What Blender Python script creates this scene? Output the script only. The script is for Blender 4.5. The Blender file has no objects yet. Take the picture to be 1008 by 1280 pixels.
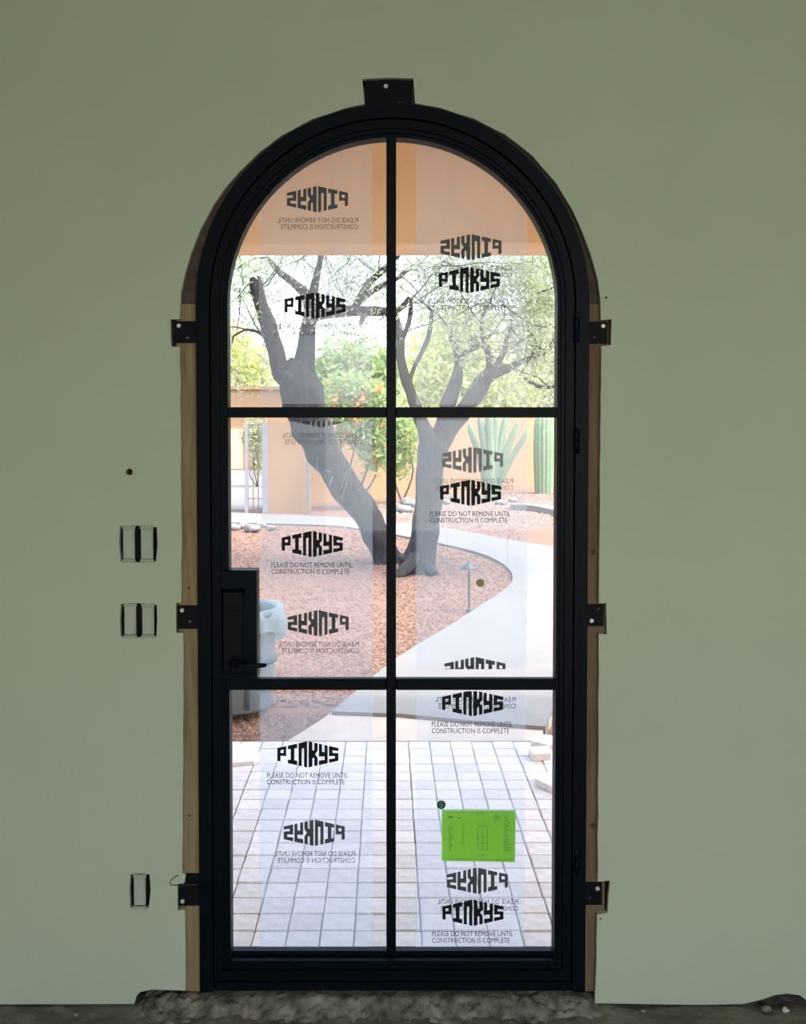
import bpy, math, random
from mathutils import Vector, noise
from mathutils.geometry import tessellate_polygon

R = random.Random(7)
SC = bpy.context.scene
COL = SC.collection

# ------------------------------------------------------------------ camera
FPX, PU, PV, PITCH = 1150.0, 484.0, 565.0, math.radians(1.7)
CAM = Vector((0.0, -2.527, 1.586))
cam_data = bpy.data.cameras.new('camera')
cam_data.sensor_fit = 'VERTICAL'
cam_data.sensor_height = 36.0
cam_data.lens = FPX / 1280.0 * 36.0
cam_data.shift_x = (504.0 - PU) / 1280.0
cam_data.shift_y = -(640.0 - PV) / 1280.0
cam_data.clip_end = 300
cam = bpy.data.objects.new('camera', cam_data)
cam.location = CAM
cam.rotation_euler = (math.pi / 2 - PITCH, 0, 0)
COL.objects.link(cam)
SC.camera = cam

# ------------------------------------------------------------------ world, sun, daylight, exposure
world = bpy.data.worlds.new('sky')
SC.world = world
world.use_nodes = True
wn = world.node_tree.nodes
wl = world.node_tree.links
wn.clear()
w_out = wn.new('ShaderNodeOutputWorld')
w_bg = wn.new('ShaderNodeBackground')
w_sky = wn.new('ShaderNodeTexSky')
w_sky.sky_type = 'NISHITA'
w_sky.sun_disc = False
w_sky.sun_elevation = math.radians(64)
w_sky.sun_rotation = math.radians(110)
w_sky.air_density = 1.3
w_sky.dust_density = 3.2
w_sky.ozone_density = 1.0
w_bg.inputs['Strength'].default_value = 0.43
wl.new(w_sky.outputs[0], w_bg.inputs['Color'])
wl.new(w_bg.outputs[0], w_out.inputs['Surface'])

sun_data = bpy.data.lights.new('sun', 'SUN')
sun_data.energy = 0.85
sun_data.angle = math.radians(1.0)
sun_data.color = (1.0, 0.95, 0.87)
sun = bpy.data.objects.new('sun', sun_data)
sun_dir = Vector((0.93 * math.cos(math.radians(64)), -0.36 * math.cos(math.radians(64)), math.sin(math.radians(64))))
sun.rotation_euler = sun_dir.to_track_quat('Z', 'Y').to_euler()
sun.location = (4, -2, 9)
COL.objects.link(sun)

# daylight entering through the room's wide window in the wall behind the camera
day = bpy.data.lights.new('window_daylight', 'AREA')
day.shape = 'RECTANGLE'
day.size, day.size_y = 3.2, 2.1
day.energy = 47
day.color = (1.0, 1.0, 0.93)
day_o = bpy.data.objects.new('window_daylight', day)
day_o.location = (1.0, -6.35, 1.6)
day_o.rotation_euler = (math.pi / 2, 0, 0)
COL.objects.link(day_o)

vs = SC.view_settings
vs.view_transform = 'Standard'
vs.look = 'None'
vs.exposure = 1.1
vs.gamma = 1.0
vs.use_curve_mapping = False

# ------------------------------------------------------------------ pixel helpers (pixel gives direction, surface gives distance)
def ray(u, v):
    a, b = (u - PU) / FPX, -(v - PV) / FPX
    cp, sp = math.cos(PITCH), math.sin(PITCH)
    return Vector((a, cp + b * sp, -sp + b * cp))

def at(u, v, Y=0.0):
    d = ray(u, v)
    return CAM + d * ((Y - CAM.y) / d.y)

GZ = -0.06
def ground(u, v, z=GZ):
    d = ray(u, v)
    return CAM + d * ((z - CAM.z) / d.z)

def project(p):
    q = Vector(p) - CAM
    cp, sp = math.cos(PITCH), math.sin(PITCH)
    fw = q.y * cp - q.z * sp
    up = q.y * sp + q.z * cp
    return PU + FPX * q.x / fw, PV - FPX * up / fw

def pxm(Y):
    return (Y - CAM.y) / FPX

# ------------------------------------------------------------------ materials
def nd(nt, t, **kw):
    n = nt.nodes.new(t)
    for k, v in kw.items():
        setattr(n, k, v)
    return n

def mat(name, c1, c2=None, rough=0.7, scale=20.0, detail=4.0, bump=0.0, bscale=None, metallic=0.0,
        spec=0.4, island=None, objrand=None, trans=0.0, stretch=None, coat=0.0):
    m = bpy.data.materials.new(name)
    m.use_nodes = True
    nt = m.node_tree
    b = nt.nodes['Principled BSDF']
    b.inputs['Roughness'].default_value = rough
    b.inputs['Metallic'].default_value = metallic
    b.inputs['Specular IOR Level'].default_value = spec
    c2 = c2 or c1
    tc = nd(nt, 'ShaderNodeTexCoord')
    vec = tc.outputs['Object']
    if stretch:
        mp = nd(nt, 'ShaderNodeMapping')
        mp.inputs['Scale'].default_value = stretch
        nt.links.new(vec, mp.inputs['Vector'])
        vec = mp.outputs[0]
    nz = nd(nt, 'ShaderNodeTexNoise')
    nz.inputs['Scale'].default_value = scale
    nz.inputs['Detail'].default_value = detail
    nt.links.new(vec, nz.inputs['Vector'])
    mix = nd(nt, 'ShaderNodeMix', data_type='RGBA')
    mix.inputs['A'].default_value = (*c1, 1)
    mix.inputs['B'].default_value = (*c2, 1)
    rmp = nd(nt, 'ShaderNodeMapRange')
    rmp.inputs['From Min'].default_value = 0.3
    rmp.inputs['From Max'].default_value = 0.7
    src = nz.outputs['Fac']
    if island:
        g = nd(nt, 'ShaderNodeNewGeometry')
        src = g.outputs['Random Per Island']
        rmp.inputs['From Min'].default_value = 0.0
        rmp.inputs['From Max'].default_value = 1.0
    nt.links.new(src, rmp.inputs['Value'])
    nt.links.new(rmp.outputs[0], mix.inputs['Factor'])
    col = mix.outputs['Result']
    if objrand:
        oi = nd(nt, 'ShaderNodeObjectInfo')
        hsv = nd(nt, 'ShaderNodeHueSaturation')
        mr = nd(nt, 'ShaderNodeMapRange')
        mr.inputs['To Min'].default_value = 1 - objrand
        mr.inputs['To Max'].default_value = 1 + objrand
        nt.links.new(oi.outputs['Random'], mr.inputs['Value'])
        nt.links.new(mr.outputs[0], hsv.inputs['Value'])
        nt.links.new(col, hsv.inputs['Color'])
        col = hsv.outputs[0]
    nt.links.new(col, b.inputs['Base Color'])
    if bump:
        n2 = nd(nt, 'ShaderNodeTexNoise')
        n2.inputs['Scale'].default_value = bscale or scale
        n2.inputs['Detail'].default_value = 6
        nt.links.new(vec, n2.inputs['Vector'])
        bp = nd(nt, 'ShaderNodeBump')
        bp.inputs['Strength'].default_value = min(bump, 1.0)
        bp.inputs['Distance'].default_value = 0.01
        nt.links.new(n2.outputs['Fac'], bp.inputs['Height'])
        nt.links.new(bp.outputs[0], b.inputs['Normal'])
    if trans:
        out = nt.nodes['Material Output']
        tr = nd(nt, 'ShaderNodeBsdfTranslucent')
        nt.links.new(col, tr.inputs['Color'])
        ms = nd(nt, 'ShaderNodeMixShader')
        ms.inputs[0].default_value = trans
        nt.links.new(b.outputs[0], ms.inputs[1])
        nt.links.new(tr.outputs[0], ms.inputs[2])
        nt.links.new(ms.outputs[0], out.inputs['Surface'])
    return m

def see_through(name, veil, tint, gloss, body=0.75, rough=0.02, streak=0.0):
    m = bpy.data.materials.new(name)
    m.use_nodes = True
    nt = m.node_tree
    nt.nodes.remove(nt.nodes['Principled BSDF'])
    out = nt.nodes['Material Output']
    tp = nd(nt, 'ShaderNodeBsdfTransparent')
    tp.inputs['Color'].default_value = (*tint, 1)
    sh = tp.outputs[0]
    if veil:
        tr = nd(nt, 'ShaderNodeBsdfTranslucent')
        tr.inputs['Color'].default_value = (body * 0.76, body * 0.91, body * 1.09, 1)
        df = nd(nt, 'ShaderNodeBsdfDiffuse')
        df.inputs['Color'].default_value = (body, body, body, 1)
        m1 = nd(nt, 'ShaderNodeMixShader')
        m1.inputs[0].default_value = 0.25
        nt.links.new(tr.outputs[0], m1.inputs[1])
        nt.links.new(df.outputs[0], m1.inputs[2])
        m2 = nd(nt, 'ShaderNodeMixShader')
        m2.inputs[0].default_value = veil
        if streak:
            tc = nd(nt, 'ShaderNodeTexCoord')
            mp = nd(nt, 'ShaderNodeMapping')
            mp.inputs['Scale'].default_value = (14, 1, 3)
            nz = nd(nt, 'ShaderNodeTexNoise')
            nz.inputs['Scale'].default_value = 1.0
            nz.inputs['Detail'].default_value = 5
            nt.links.new(tc.outputs['Object'], mp.inputs['Vector'])
            nt.links.new(mp.outputs[0], nz.inputs['Vector'])
            mr = nd(nt, 'ShaderNodeMapRange')
            mr.inputs['From Min'].default_value = 0.3
            mr.inputs['From Max'].default_value = 0.75
            mr.inputs['To Min'].default_value = veil * (1 - streak)
            mr.inputs['To Max'].default_value = veil * (1 + streak)
            nt.links.new(nz.outputs['Fac'], mr.inputs['Value'])
            nt.links.new(mr.outputs[0], m2.inputs[0])
        nt.links.new(sh, m2.inputs[1])
        nt.links.new(m1.outputs[0], m2.inputs[2])
        sh = m2.outputs[0]
    gl = nd(nt, 'ShaderNodeBsdfGlossy')
    gl.inputs['Roughness'].default_value = rough
    m3 = nd(nt, 'ShaderNodeMixShader')
    m3.inputs[0].default_value = gloss
    nt.links.new(sh, m3.inputs[1])
    nt.links.new(gl.outputs[0], m3.inputs[2])
    nt.links.new(m3.outputs[0], out.inputs['Surface'])
    return m

M = {}
M['wall'] = mat('sage_painted_drywall', (0.475, 0.52, 0.40), (0.50, 0.545, 0.425), rough=0.75, scale=2.2, bump=0.06, bscale=90)
M['gypsum'] = mat('cut_gypsum_edge', (0.42, 0.40, 0.35), (0.30, 0.28, 0.25), rough=0.9, scale=60, bump=0.5)
M['room'] = mat('plain_room_paint', (0.60, 0.61, 0.55), (0.63, 0.64, 0.58), rough=0.8, scale=3)
M['floor'] = mat('rough_grey_concrete', (0.22, 0.20, 0.165), (0.11, 0.10, 0.082), rough=0.9, scale=9, detail=8, bump=0.9, bscale=30)
M['mortar'] = mat('crumbled_mortar', (0.33, 0.31, 0.27), (0.07, 0.063, 0.052), rough=0.95, scale=22, detail=8, bump=1.0, bscale=45)
M['steel'] = mat('black_painted_steel', (0.0012, 0.0036, 0.0075), (0.0018, 0.0048, 0.009), rough=0.45, scale=30, spec=0.09)
M['steel_dull'] = mat('dull_black_primer_steel', (0.002, 0.004, 0.007), (0.005, 0.006, 0.008), rough=0.6, scale=40, spec=0.12)
M['screw'] = mat('bright_zinc_screw', (0.72, 0.74, 0.72), (0.6, 0.62, 0.6), rough=0.4, scale=200, metallic=0.25)
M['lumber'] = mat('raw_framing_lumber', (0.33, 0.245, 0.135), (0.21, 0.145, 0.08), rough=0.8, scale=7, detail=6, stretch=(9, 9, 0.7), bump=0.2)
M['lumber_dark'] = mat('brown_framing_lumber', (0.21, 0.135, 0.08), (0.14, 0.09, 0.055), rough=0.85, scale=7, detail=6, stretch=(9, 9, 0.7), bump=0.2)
M['header'] = mat('gap_shaded_blocking', (0.10, 0.075, 0.06), (0.05, 0.04, 0.035), rough=0.9, scale=30, detail=6, bump=0.3)  # timber colour darkened to paint in the shade of the arch gap
M['knot'] = mat('dark_wood_knot', (0.10, 0.05, 0.025), (0.06, 0.03, 0.015), rough=0.8, scale=60)
M['glass'] = see_through('door_glass', 0.0, (0.985, 0.995, 0.99), 0.012)
M['film_in'] = see_through('inner_protective_film', 0.05, (0.99, 0.99, 1.0), 0.006, body=0.9, rough=0.25, streak=0.14)
M['film_out'] = see_through('outer_protective_film', 0.245, (0.985, 0.99, 1.0), 0.006, body=0.9, rough=0.25, streak=0.14)
M['print'] = mat('black_print', (0.006, 0.007, 0.009), rough=0.6, spec=0.2)
M['print_grey'] = mat('grey_print', (0.03, 0.033, 0.036), rough=0.7, spec=0.2)
M['green_paper'] = mat('bright_green_paper', (0.50, 0.84, 0.06), (0.46, 0.79, 0.055), rough=0.8, scale=8, trans=0.6)
M['green_ink'] = mat('faint_ink_through_paper', (0.11, 0.30, 0.02), rough=0.9, trans=0.35)
M['teal_sticker'] = mat('dark_teal_sticker', (0.005, 0.07, 0.065), rough=0.5)
M['white_ink'] = mat('white_sticker_ink', (0.5, 0.6, 0.6), rough=0.6)
M['olive_sticker'] = mat('olive_sticker', (0.33, 0.29, 0.10), rough=0.6)
M['switch'] = mat('light_almond_plastic', (0.46, 0.495, 0.41), (0.43, 0.465, 0.385), rough=0.5, scale=40)
M['switch_pale'] = mat('paint_speckled_strap', (0.42, 0.46, 0.36), (0.30, 0.33, 0.27), rough=0.7, scale=300)
M['box_dark'] = mat('dark_box_plastic', (0.01, 0.012, 0.012), rough=0.8)
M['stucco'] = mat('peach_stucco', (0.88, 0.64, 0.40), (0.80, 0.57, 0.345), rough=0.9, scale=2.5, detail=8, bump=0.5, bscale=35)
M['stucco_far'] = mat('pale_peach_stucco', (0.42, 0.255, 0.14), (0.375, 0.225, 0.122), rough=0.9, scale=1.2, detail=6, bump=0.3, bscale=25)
M['soffit'] = mat('porch_soffit_plaster', (0.84, 0.76, 0.66), (0.80, 0.72, 0.62), rough=0.9, scale=4)
M['paver'] = mat('pale_concrete_paver', (0.78, 0.695, 0.635), (0.62, 0.55, 0.505), rough=0.9, scale=24, detail=6, bump=0.35, bscale=90, objrand=0.10)
M['joint'] = mat('dark_joint_sand', (0.28, 0.26, 0.25), (0.20, 0.18, 0.17), rough=1.0, scale=60)
M['concrete'] = mat('pale_path_concrete', (0.235, 0.22, 0.197), (0.208, 0.194, 0.174), rough=0.9, scale=5, detail=8, bump=0.2, bscale=60)
M['slab_edge'] = mat('dusty_concrete_apron', (0.55, 0.45, 0.36), (0.47, 0.38, 0.30), rough=0.95, scale=7, detail=8, bump=0.3, bscale=60)
M['soil'] = mat('red_gravel_soil', (0.25, 0.145, 0.10), (0.19, 0.113, 0.078), rough=1.0, scale=28, detail=10, bump=0.8, bscale=40)
M['pebble'] = mat('red_tan_pebbles', (0.315, 0.185, 0.132), (0.15, 0.085, 0.058), rough=0.95, island=True)
M['pebble_grey'] = mat('grey_tan_pebbles', (0.33, 0.26, 0.215), (0.20, 0.155, 0.13), rough=0.95, island=True)
M['boulder'] = mat('pale_granite', (0.30, 0.275, 0.25), (0.16, 0.145, 0.135), rough=0.95, scale=14, detail=8, bump=0.8)
M['bark'] = mat('dark_mesquite_bark', (0.065, 0.060, 0.058), (0.022, 0.021, 0.022), rough=0.95, scale=14, detail=8, bump=1.0, bscale=25, stretch=(1.6, 1.6, 0.5))
M['twig'] = mat('grey_twigs', (0.12, 0.105, 0.09), (0.07, 0.06, 0.05), rough=0.95, island=True)
M['leaf'] = mat('pale_green_leaflets', (0.56, 0.59, 0.38), (0.33, 0.38, 0.21), rough=0.7, island=True, trans=0.5)
M['leaf_yellow'] = mat('yellow_green_bloom', (0.80, 0.80, 0.36), (0.60, 0.66, 0.32), rough=0.7, island=True, trans=0.5)
M['leaf_green'] = mat('mid_green_leaves', (0.45, 0.55, 0.22), (0.25, 0.36, 0.12), rough=0.7, island=True, trans=0.45)
M['flower'] = mat('orange_flowers', (0.85, 0.28, 0.08), (0.80, 0.42, 0.16), rough=0.7, island=True, trans=0.4)
M['cactus'] = mat('grey_green_cactus', (0.27, 0.35, 0.21), (0.21, 0.29, 0.16), rough=0.8, scale=12, bump=0.2)
M['can'] = mat('grey_can_plastic', (0.19, 0.215, 0.22), (0.165, 0.19, 0.195), rough=0.5, scale=6)
M['can_dark'] = mat('dark_grey_can_band', (0.06, 0.085, 0.10), rough=0.5)
M['bag'] = mat('pale_bin_liner', (0.40, 0.47, 0.48), (0.34, 0.42, 0.43), rough=0.35, scale=9, trans=0.45)
M['lamp'] = mat('weathered_bronze', (0.09, 0.10, 0.10), (0.06, 0.07, 0.075), rough=0.5, metallic=0.4)
M['lamp_glass'] = mat('frosted_lamp_glass', (0.5, 0.5, 0.45), rough=0.3)
M['gate'] = mat('rust_brown_iron', (0.20, 0.13, 0.09), (0.28, 0.20, 0.14), rough=0.8, scale=20)
M['post'] = mat('grey_gate_post', (0.36, 0.34, 0.35), (0.30, 0.28, 0.29), rough=0.8, scale=10)

# ------------------------------------------------------------------ object helpers
def tag(o, label=None, cat=None, group=None, kind=None):
    if label: o['label'] = label
    if cat: o['category'] = cat
    if group: o['group'] = group
    if kind: o['kind'] = kind
    return o

WLOC = {}
def empty(name, loc, label=None, cat=None, group=None, kind=None):
    o = bpy.data.objects.new(name, None)
    o.empty_display_size = 0.05
    o.location = loc
    COL.objects.link(o)
    WLOC[o] = Vector(loc)
    return tag(o, label, cat, group, kind)

class MB:
    """collects shapes in world coordinates"""
    def __init__(self):
        self.v, self.f, self.s = [], [], []
    def add(self, vs_, fs, smooth=False):
        k = len(self.v)
        self.v += [Vector(p) for p in vs_]
        self.f += [tuple(i + k for i in f) for f in fs]
        self.s += [smooth] * len(fs)
        return self
    def box(self, x0, x1, y0, y1, z0, z1, bev=0.0):
        if bev <= 0:
            vv = [(x, y, z) for x in (x0, x1) for y in (y0, y1) for z in (z0, z1)]
            return self.add(vv, [(0, 1, 3, 2), (4, 6, 7, 5), (0, 4, 5, 1), (2, 3, 7, 6), (0, 2, 6, 4), (1, 5, 7, 3)])
        X, Y, Z = (x0, x1), (y0, y1), (z0, z1)
        idx, vv = {}, []
        for i in (0, 1):
            for j in (0, 1):
                for k in (0, 1):
                    for ax in range(3):
                        p = [X[i], Y[j], Z[k]]
                        sg = [1 - 2 * i, 1 - 2 * j, 1 - 2 * k]
                        for a in range(3):
                            if a != ax:
                                p[a] += bev * sg[a]
                        idx[(i, j, k, ax)] = len(vv)
                        vv.append(p)
        fs = []
        for i in (0, 1):
            fs.append([idx[(i, a, b, 0)] for a, b in ((0, 0), (1, 0), (1, 1), (0, 1))])
            fs.append([idx[(a, i, b, 1)] for a, b in ((0, 0), (1, 0), (1, 1), (0, 1))])
            fs.append([idx[(a, b, i, 2)] for a, b in ((0, 0), (1, 0), (1, 1), (0, 1))])
        for a in (0, 1):
            for b in (0, 1):
                fs.append([idx[(0, a, b, 1)], idx[(1, a, b, 1)], idx[(1, a, b, 2)], idx[(0, a, b, 2)]])
                fs.append([idx[(a, 0, b, 0)], idx[(a, 1, b, 0)], idx[(a, 1, b, 2)], idx[(a, 0, b, 2)]])
                fs.append([idx[(a, b, 0, 0)], idx[(a, b, 1, 0)], idx[(a, b, 1, 1)], idx[(a, b, 0, 1)]])
        for i in (0, 1):
            for j in (0, 1):
                for k in (0, 1):
                    fs.append([idx[(i, j, k, 0)], idx[(i, j, k, 1)], idx[(i, j, k, 2)]])
        return self.add(vv, fs)
    def prism(self, outer, holes, y0, y1):
        """(x,z) outline with holes, extruded from y0 (front) to y1"""
        loops = [outer] + list(holes)
        pts = [p for l in loops for p in l]
        tris = tessellate_polygon([[Vector((x, z, 0)) for x, z in l] for l in loops])
        n = len(pts)
        vv = [(x, y0, z) for x, z in pts] + [(x, y1, z) for x, z in pts]
        fs = [tuple(t) for t in tris] + [tuple(i + n for i in reversed(t)) for t in tris]
        k = 0
        for l in loops:
            m = len(l)
            for i in range(m):
                a, b = k + i, k + (i + 1) % m
                fs.append((a, b, b + n, a + n))
            k += m
        return self.add(vv, fs)
    def slab(self, outline, z0, z1):
        """(x,y) outline extruded in z"""
        tris = tessellate_polygon([[Vector((x, y, 0)) for x, y in outline]])
        n = len(outline)
        vv = [(x, y, z1) for x, y in outline] + [(x, y, z0) for x, y in outline]
        fs = [tuple(t) for t in tris] + [tuple(i + n for i in reversed(t)) for t in tris]
        for i in range(n):
            a, b = i, (i + 1) % n
            fs.append((a, b, b + n, a + n))
        return self.add(vv, fs)
    def tube(self, pts, rads, n=8, rough=0.0, cap=True):
        pts = [Vector(p) for p in pts]
        base = len(self.v)
        m = len(pts)
        t0 = (pts[1] - pts[0]).normalized()
        ref = Vector((0, 1, 0)) if abs(t0.y) < 0.8 else Vector((1, 0, 0))
        vv, fs = [], []
        for i in range(m):
            t = (pts[min(i + 1, m - 1)] - pts[max(i - 1, 0)])
            t = t.normalized() if t.length > 1e-9 else t0
            a = t.cross(ref)
            a = a.normalized() if a.length > 1e-6 else Vector((1, 0, 0))
            b = t.cross(a)
            for j in range(n):
                th = 2 * math.pi * j / n
                r = rads[i]
                if rough:
                    r *= 1 + rough * noise.noise(pts[i] * 4 + a * math.cos(th) * 1.5 + b * math.sin(th) * 1.5)
                vv.append(pts[i] + (a * math.cos(th) + b * math.sin(th)) * r)
        for i in range(m - 1):
            for j in range(n):
                k = (j + 1) % n
                fs.append((i * n + j, i * n + k, (i + 1) * n + k, (i + 1) * n + j))
        if cap:
            fs.append(tuple(range(n - 1, -1, -1)))
            fs.append(tuple((m - 1) * n + j for j in range(n)))
        return self.add(vv, fs, True)
    def lathe(self, c, prof, n=32, rib=None):
        """profile of (r,z) around vertical axis at c"""
        vv, fs = [], []
        for r, z in prof:
            for j in range(n):
                th = 2 * math.pi * j / n
                rr = r * (rib(th) if rib else 1)
                vv.append((c[0] + rr * math.cos(th), c[1] + rr * math.sin(th), c[2] + z))
        for i in range(len(prof) - 1):
            for j in range(n):
                k = (j + 1) % n
                fs.append((i * n + j, i * n + k, (i + 1) * n + k, (i + 1) * n + j))
        return self.add(vv, fs, True)
    def disc(self, c, r, y0, y1, n=20):
        """short cylinder with its axis along y"""
        vv = [(c[0] + r * math.cos(2 * math.pi * j / n), y, c[1] + r * math.sin(2 * math.pi * j / n)) for y in (y0, y1) for j in range(n)]
        fs = [tuple(range(n)), tuple(range(2 * n - 1, n - 1, -1))]
        fs += [(j, (j + 1) % n, n + (j + 1) % n, n + j) for j in range(n)]
        return self.add(vv, fs)
    def stone(self, c, s, seed=0, sub=1):
        """lumpy stone from a subdivided octahedron"""
        vv = [Vector(p) for p in ((1, 0, 0), (-1, 0, 0), (0, 1, 0), (0, -1, 0), (0, 0, 1), (0, 0, -1))]
        fs = [(0, 2, 4), (2, 1, 4), (1, 3, 4), (3, 0, 4), (2, 0, 5), (1, 2, 5), (3, 1, 5), (0, 3, 5)]
        for _ in range(sub):
            cache, nf = {}, []
            def mid(a, b):
                k = (min(a, b), max(a, b))
                if k not in cache:
                    cache[k] = len(vv)
                    vv.append(((vv[a] + vv[b]) / 2).normalized())
                return cache[k]
            for a, b, c_ in fs:
                ab, bc, ca = mid(a, b), mid(b, c_), mid(c_, a)
                nf += [(a, ab, ca), (ab, b, bc), (ca, bc, c_), (ab, bc, ca)]
            fs = nf
        o = Vector((seed * 3.7, seed * 1.3, seed * 2.1))
        return self.add([Vector(c) + Vector((p.x * s[0], p.y * s[1], p.z * s[2])) * (1 + 0.45 * noise.noise(p * 1.3 + o)) for p in vv], fs, sub > 1)
    def build(self, name, m, parent=None, origin=None, auto=None):
        if origin is None:
            xs = [p.x for p in self.v]; ys = [p.y for p in self.v]; zs = [p.z for p in self.v]
            origin = Vector(((min(xs) + max(xs)) / 2, (min(ys) + max(ys)) / 2, min(zs)))
        origin = Vector(origin)
        me = bpy.data.meshes.new(name)
        me.from_pydata([tuple(p - origin) for p in self.v], [], self.f)
        me.polygons.foreach_set('use_smooth', self.s)
        me.materials.append(m)
        me.update()
        o = bpy.data.objects.new(name, me)
        COL.objects.link(o)
        if parent is not None:
            o.parent = parent
            o.location = origin - WLOC[parent]
        else:
            o.location = origin
        WLOC[o] = origin
        return o

def fix_normals(o):
    import bmesh
    bm = bmesh.new()
    bm.from_mesh(o.data)
    bmesh.ops.recalc_face_normals(bm, faces=bm.faces)
    bm.to_mesh(o.data)
    bm.free()
    return o

def smooth_path(pts, rads, step=4):
    """Catmull-Rom through points with radii"""
    P = [Vector(p) for p in pts]
    out, ro = [], []
    n = len(P)
    for i in range(n - 1):
        p0, p1, p2, p3 = P[max(i - 1, 0)], P[i], P[i + 1], P[min(i + 2, n - 1)]
        for k in range(step):
            t = k / step
            out.append(0.5 * ((2 * p1) + (p2 - p0) * t + (2 * p0 - 5 * p1 + 4 * p2 - p3) * t * t + (3 * p1 - p0 - 3 * p2 + p3) * t ** 3))
            ro.append(rads[i] + (rads[i + 1] - rads[i]) * t)
    out.append(P[-1]); ro.append(rads[-1])
    return out, ro

def clip_poly(poly, axis, lim, keep_above):
    """Sutherland-Hodgman against one axis-aligned line"""
    out = []
    n = len(poly)
    ins = lambda p: (p[axis] >= lim) if keep_above else (p[axis] <= lim)
    for i in range(n):
        a, b = poly[i], poly[(i + 1) % n]
        if ins(a): out.append(a)
        if ins(a) != ins(b):
            t = (lim - a[axis]) / (b[axis] - a[axis])
            out.append((a[0] + t * (b[0] - a[0]), a[1] + t * (b[1] - a[1])))
    return out

def xz(u, v, Y=0.0):
    p = at(u, v, Y)
    return (p.x, p.z)

# ================================================================== SETTING: ROOM
FLOOR_Z = at(500, 1257, 0).z
XL, XR, ZT, YB = -2.6, 3.0, 3.25, -6.5
hole = [(232, 1238), (232, 1190), (231, 1137), (222, 1138), (222, 1105), (230.5, 1104), (232, 1093), (228, 1091), (228.5, 1000), (229, 900), (229, 791), (220, 791),
        (220, 754), (227, 753), (227, 640), (226, 520), (225, 434), (214, 433), (213, 399), (225, 399)] + [(491 - r * math.cos(math.radians(t)), 376 - r * math.sin(math.radians(t))) for t, r in ((2, 265), (7, 262), (13, 259), (20, 256.5), (28, 254), (34, 252.5), (40, 250.5), (48, 249.5), (56, 249), (66, 248.5), (76, 248))] + [(456, 130), (453, 99), (485, 97), (517, 98),
        (519, 129)] + [(491 + r * math.cos(math.radians(t)), 376 - r * math.sin(math.radians(t))) for t, r in ((76, 248.5), (66, 249.5), (56, 251), (46, 252), (36, 252), (27, 252), (20, 252.5), (13, 254.5), (6, 258), (0, 260))] + [(751.5, 400), (765, 399), (764, 431), (752, 433), (751, 560), (750, 650), (749, 754), (758, 754), (759, 793), (749, 792), (748, 1000), (747.5, 1102), (763, 1101),
        (761, 1120), (760, 1141), (747, 1143), (746, 1200), (744, 1254)]
wall_outline = [(XL, FLOOR_Z)] + [xz(u, v) for u, v in ((168, 1255), (170, 1246), (175, 1240), (190, 1237))]
hp = [xz(u, v) for u, v in hole]
# slightly ragged cut edge
hr = []
for i in range(len(hp)):
    hr.append(hp[i])
    if i + 1 < len(hp):
        a, b = Vector(hp[i]), Vector(hp[i + 1])
        L = (b - a).length
        k = int(L / 0.045)
        for j in range(1, k):
            p = a + (b - a) * (j / k)
            nrm = Vector((-(b - a).y, (b - a).x)).normalized()
            p = p + nrm * R.uniform(-0.0012, 0.0012)
            hr.append((p.x, p.y))
wall_outline += hr
wall_outline += [xz(u, v) for u, v in ((800, 1255), (870, 1256), (930, 1255), (955, 1249), (968, 1244), (985, 1242), (1000, 1244), (1012, 1253), (1030, 1256))]
wall_outline += [(XR, FLOOR_Z), (XR, ZT), (XL, ZT)]

def px_loop(pts):
    return [xz(u, v) for u, v in pts]
def round_hole(u, v, r, n=14, seed=1):
    rr = random.Random(seed)
    return px_loop([(u + r * rr.uniform(0.8, 1.15) * math.cos(-2 * math.pi * i / n), v + r * rr.uniform(0.8, 1.15) * math.sin(-2 * math.pi * i / n)) for i in range(n)])
box_hole_a = px_loop([(150, 658), (172, 657), (196, 659), (197, 680), (195, 702), (172, 703), (151, 702), (149, 680)])
box_hole_b = px_loop([(151, 755), (172, 754), (196, 756), (196.5, 776), (195.5, 796), (172, 797), (151, 796), (150, 776)])
box_hole_c = px_loop([(163, 1093), (175, 1092), (187, 1093), (188.5, 1113), (186, 1135), (175, 1136), (163, 1135), (162, 1113)])
holes = [round_hole(162, 590, 4.6, seed=3), box_hole_a, box_hole_b, box_hole_c, round_hole(751, 1148.5, 1.2, 8, 5), round_hole(758, 372, 1.6, 8, 6)]
DW = 0.016
wall_front = MB().prism(wall_outline, holes, 0.0, DW).build('wall_front', M['wall'], origin=(0, 0, 0))
fix_normals(wall_front)
tag(wall_front, 'sage green painted drywall with ragged arched cut-out around the steel door', 'wall', kind='structure')

# door centre line and arch
DCX = (at(245, 400).x + at(737, 400).x) / 2
DR = (at(737, 400).x - at(245, 400).x) / 2
DTOP = at(490, 130).z
DSP = DTOP - DR            # spring line

def arch_pts(d, n=40, z_bot=0.0):
    r = DR - d
    pts = [(DCX - r, z_bot)]
    for i in range(n + 1):
        th = math.pi - math.pi * i / n
        pts.append((DCX + r * math.cos(th), DSP + r * math.sin(th)))
    pts.append((DCX + r, z_bot))
    return pts

# solid wall behind the drywall (cavity left open around boxes and studs)
core_out = [(XL, -0.3)] + [(x, z) for x, z in arch_pts(-0.055, z_bot=-0.3)] + [(XR, -0.3), (XR, ZT), (XL, ZT)]
core = MB().prism(core_out, [], 0.15, 0.25).build('wall_core', M['stucco'], wall_front)
fix_normals(core)

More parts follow.
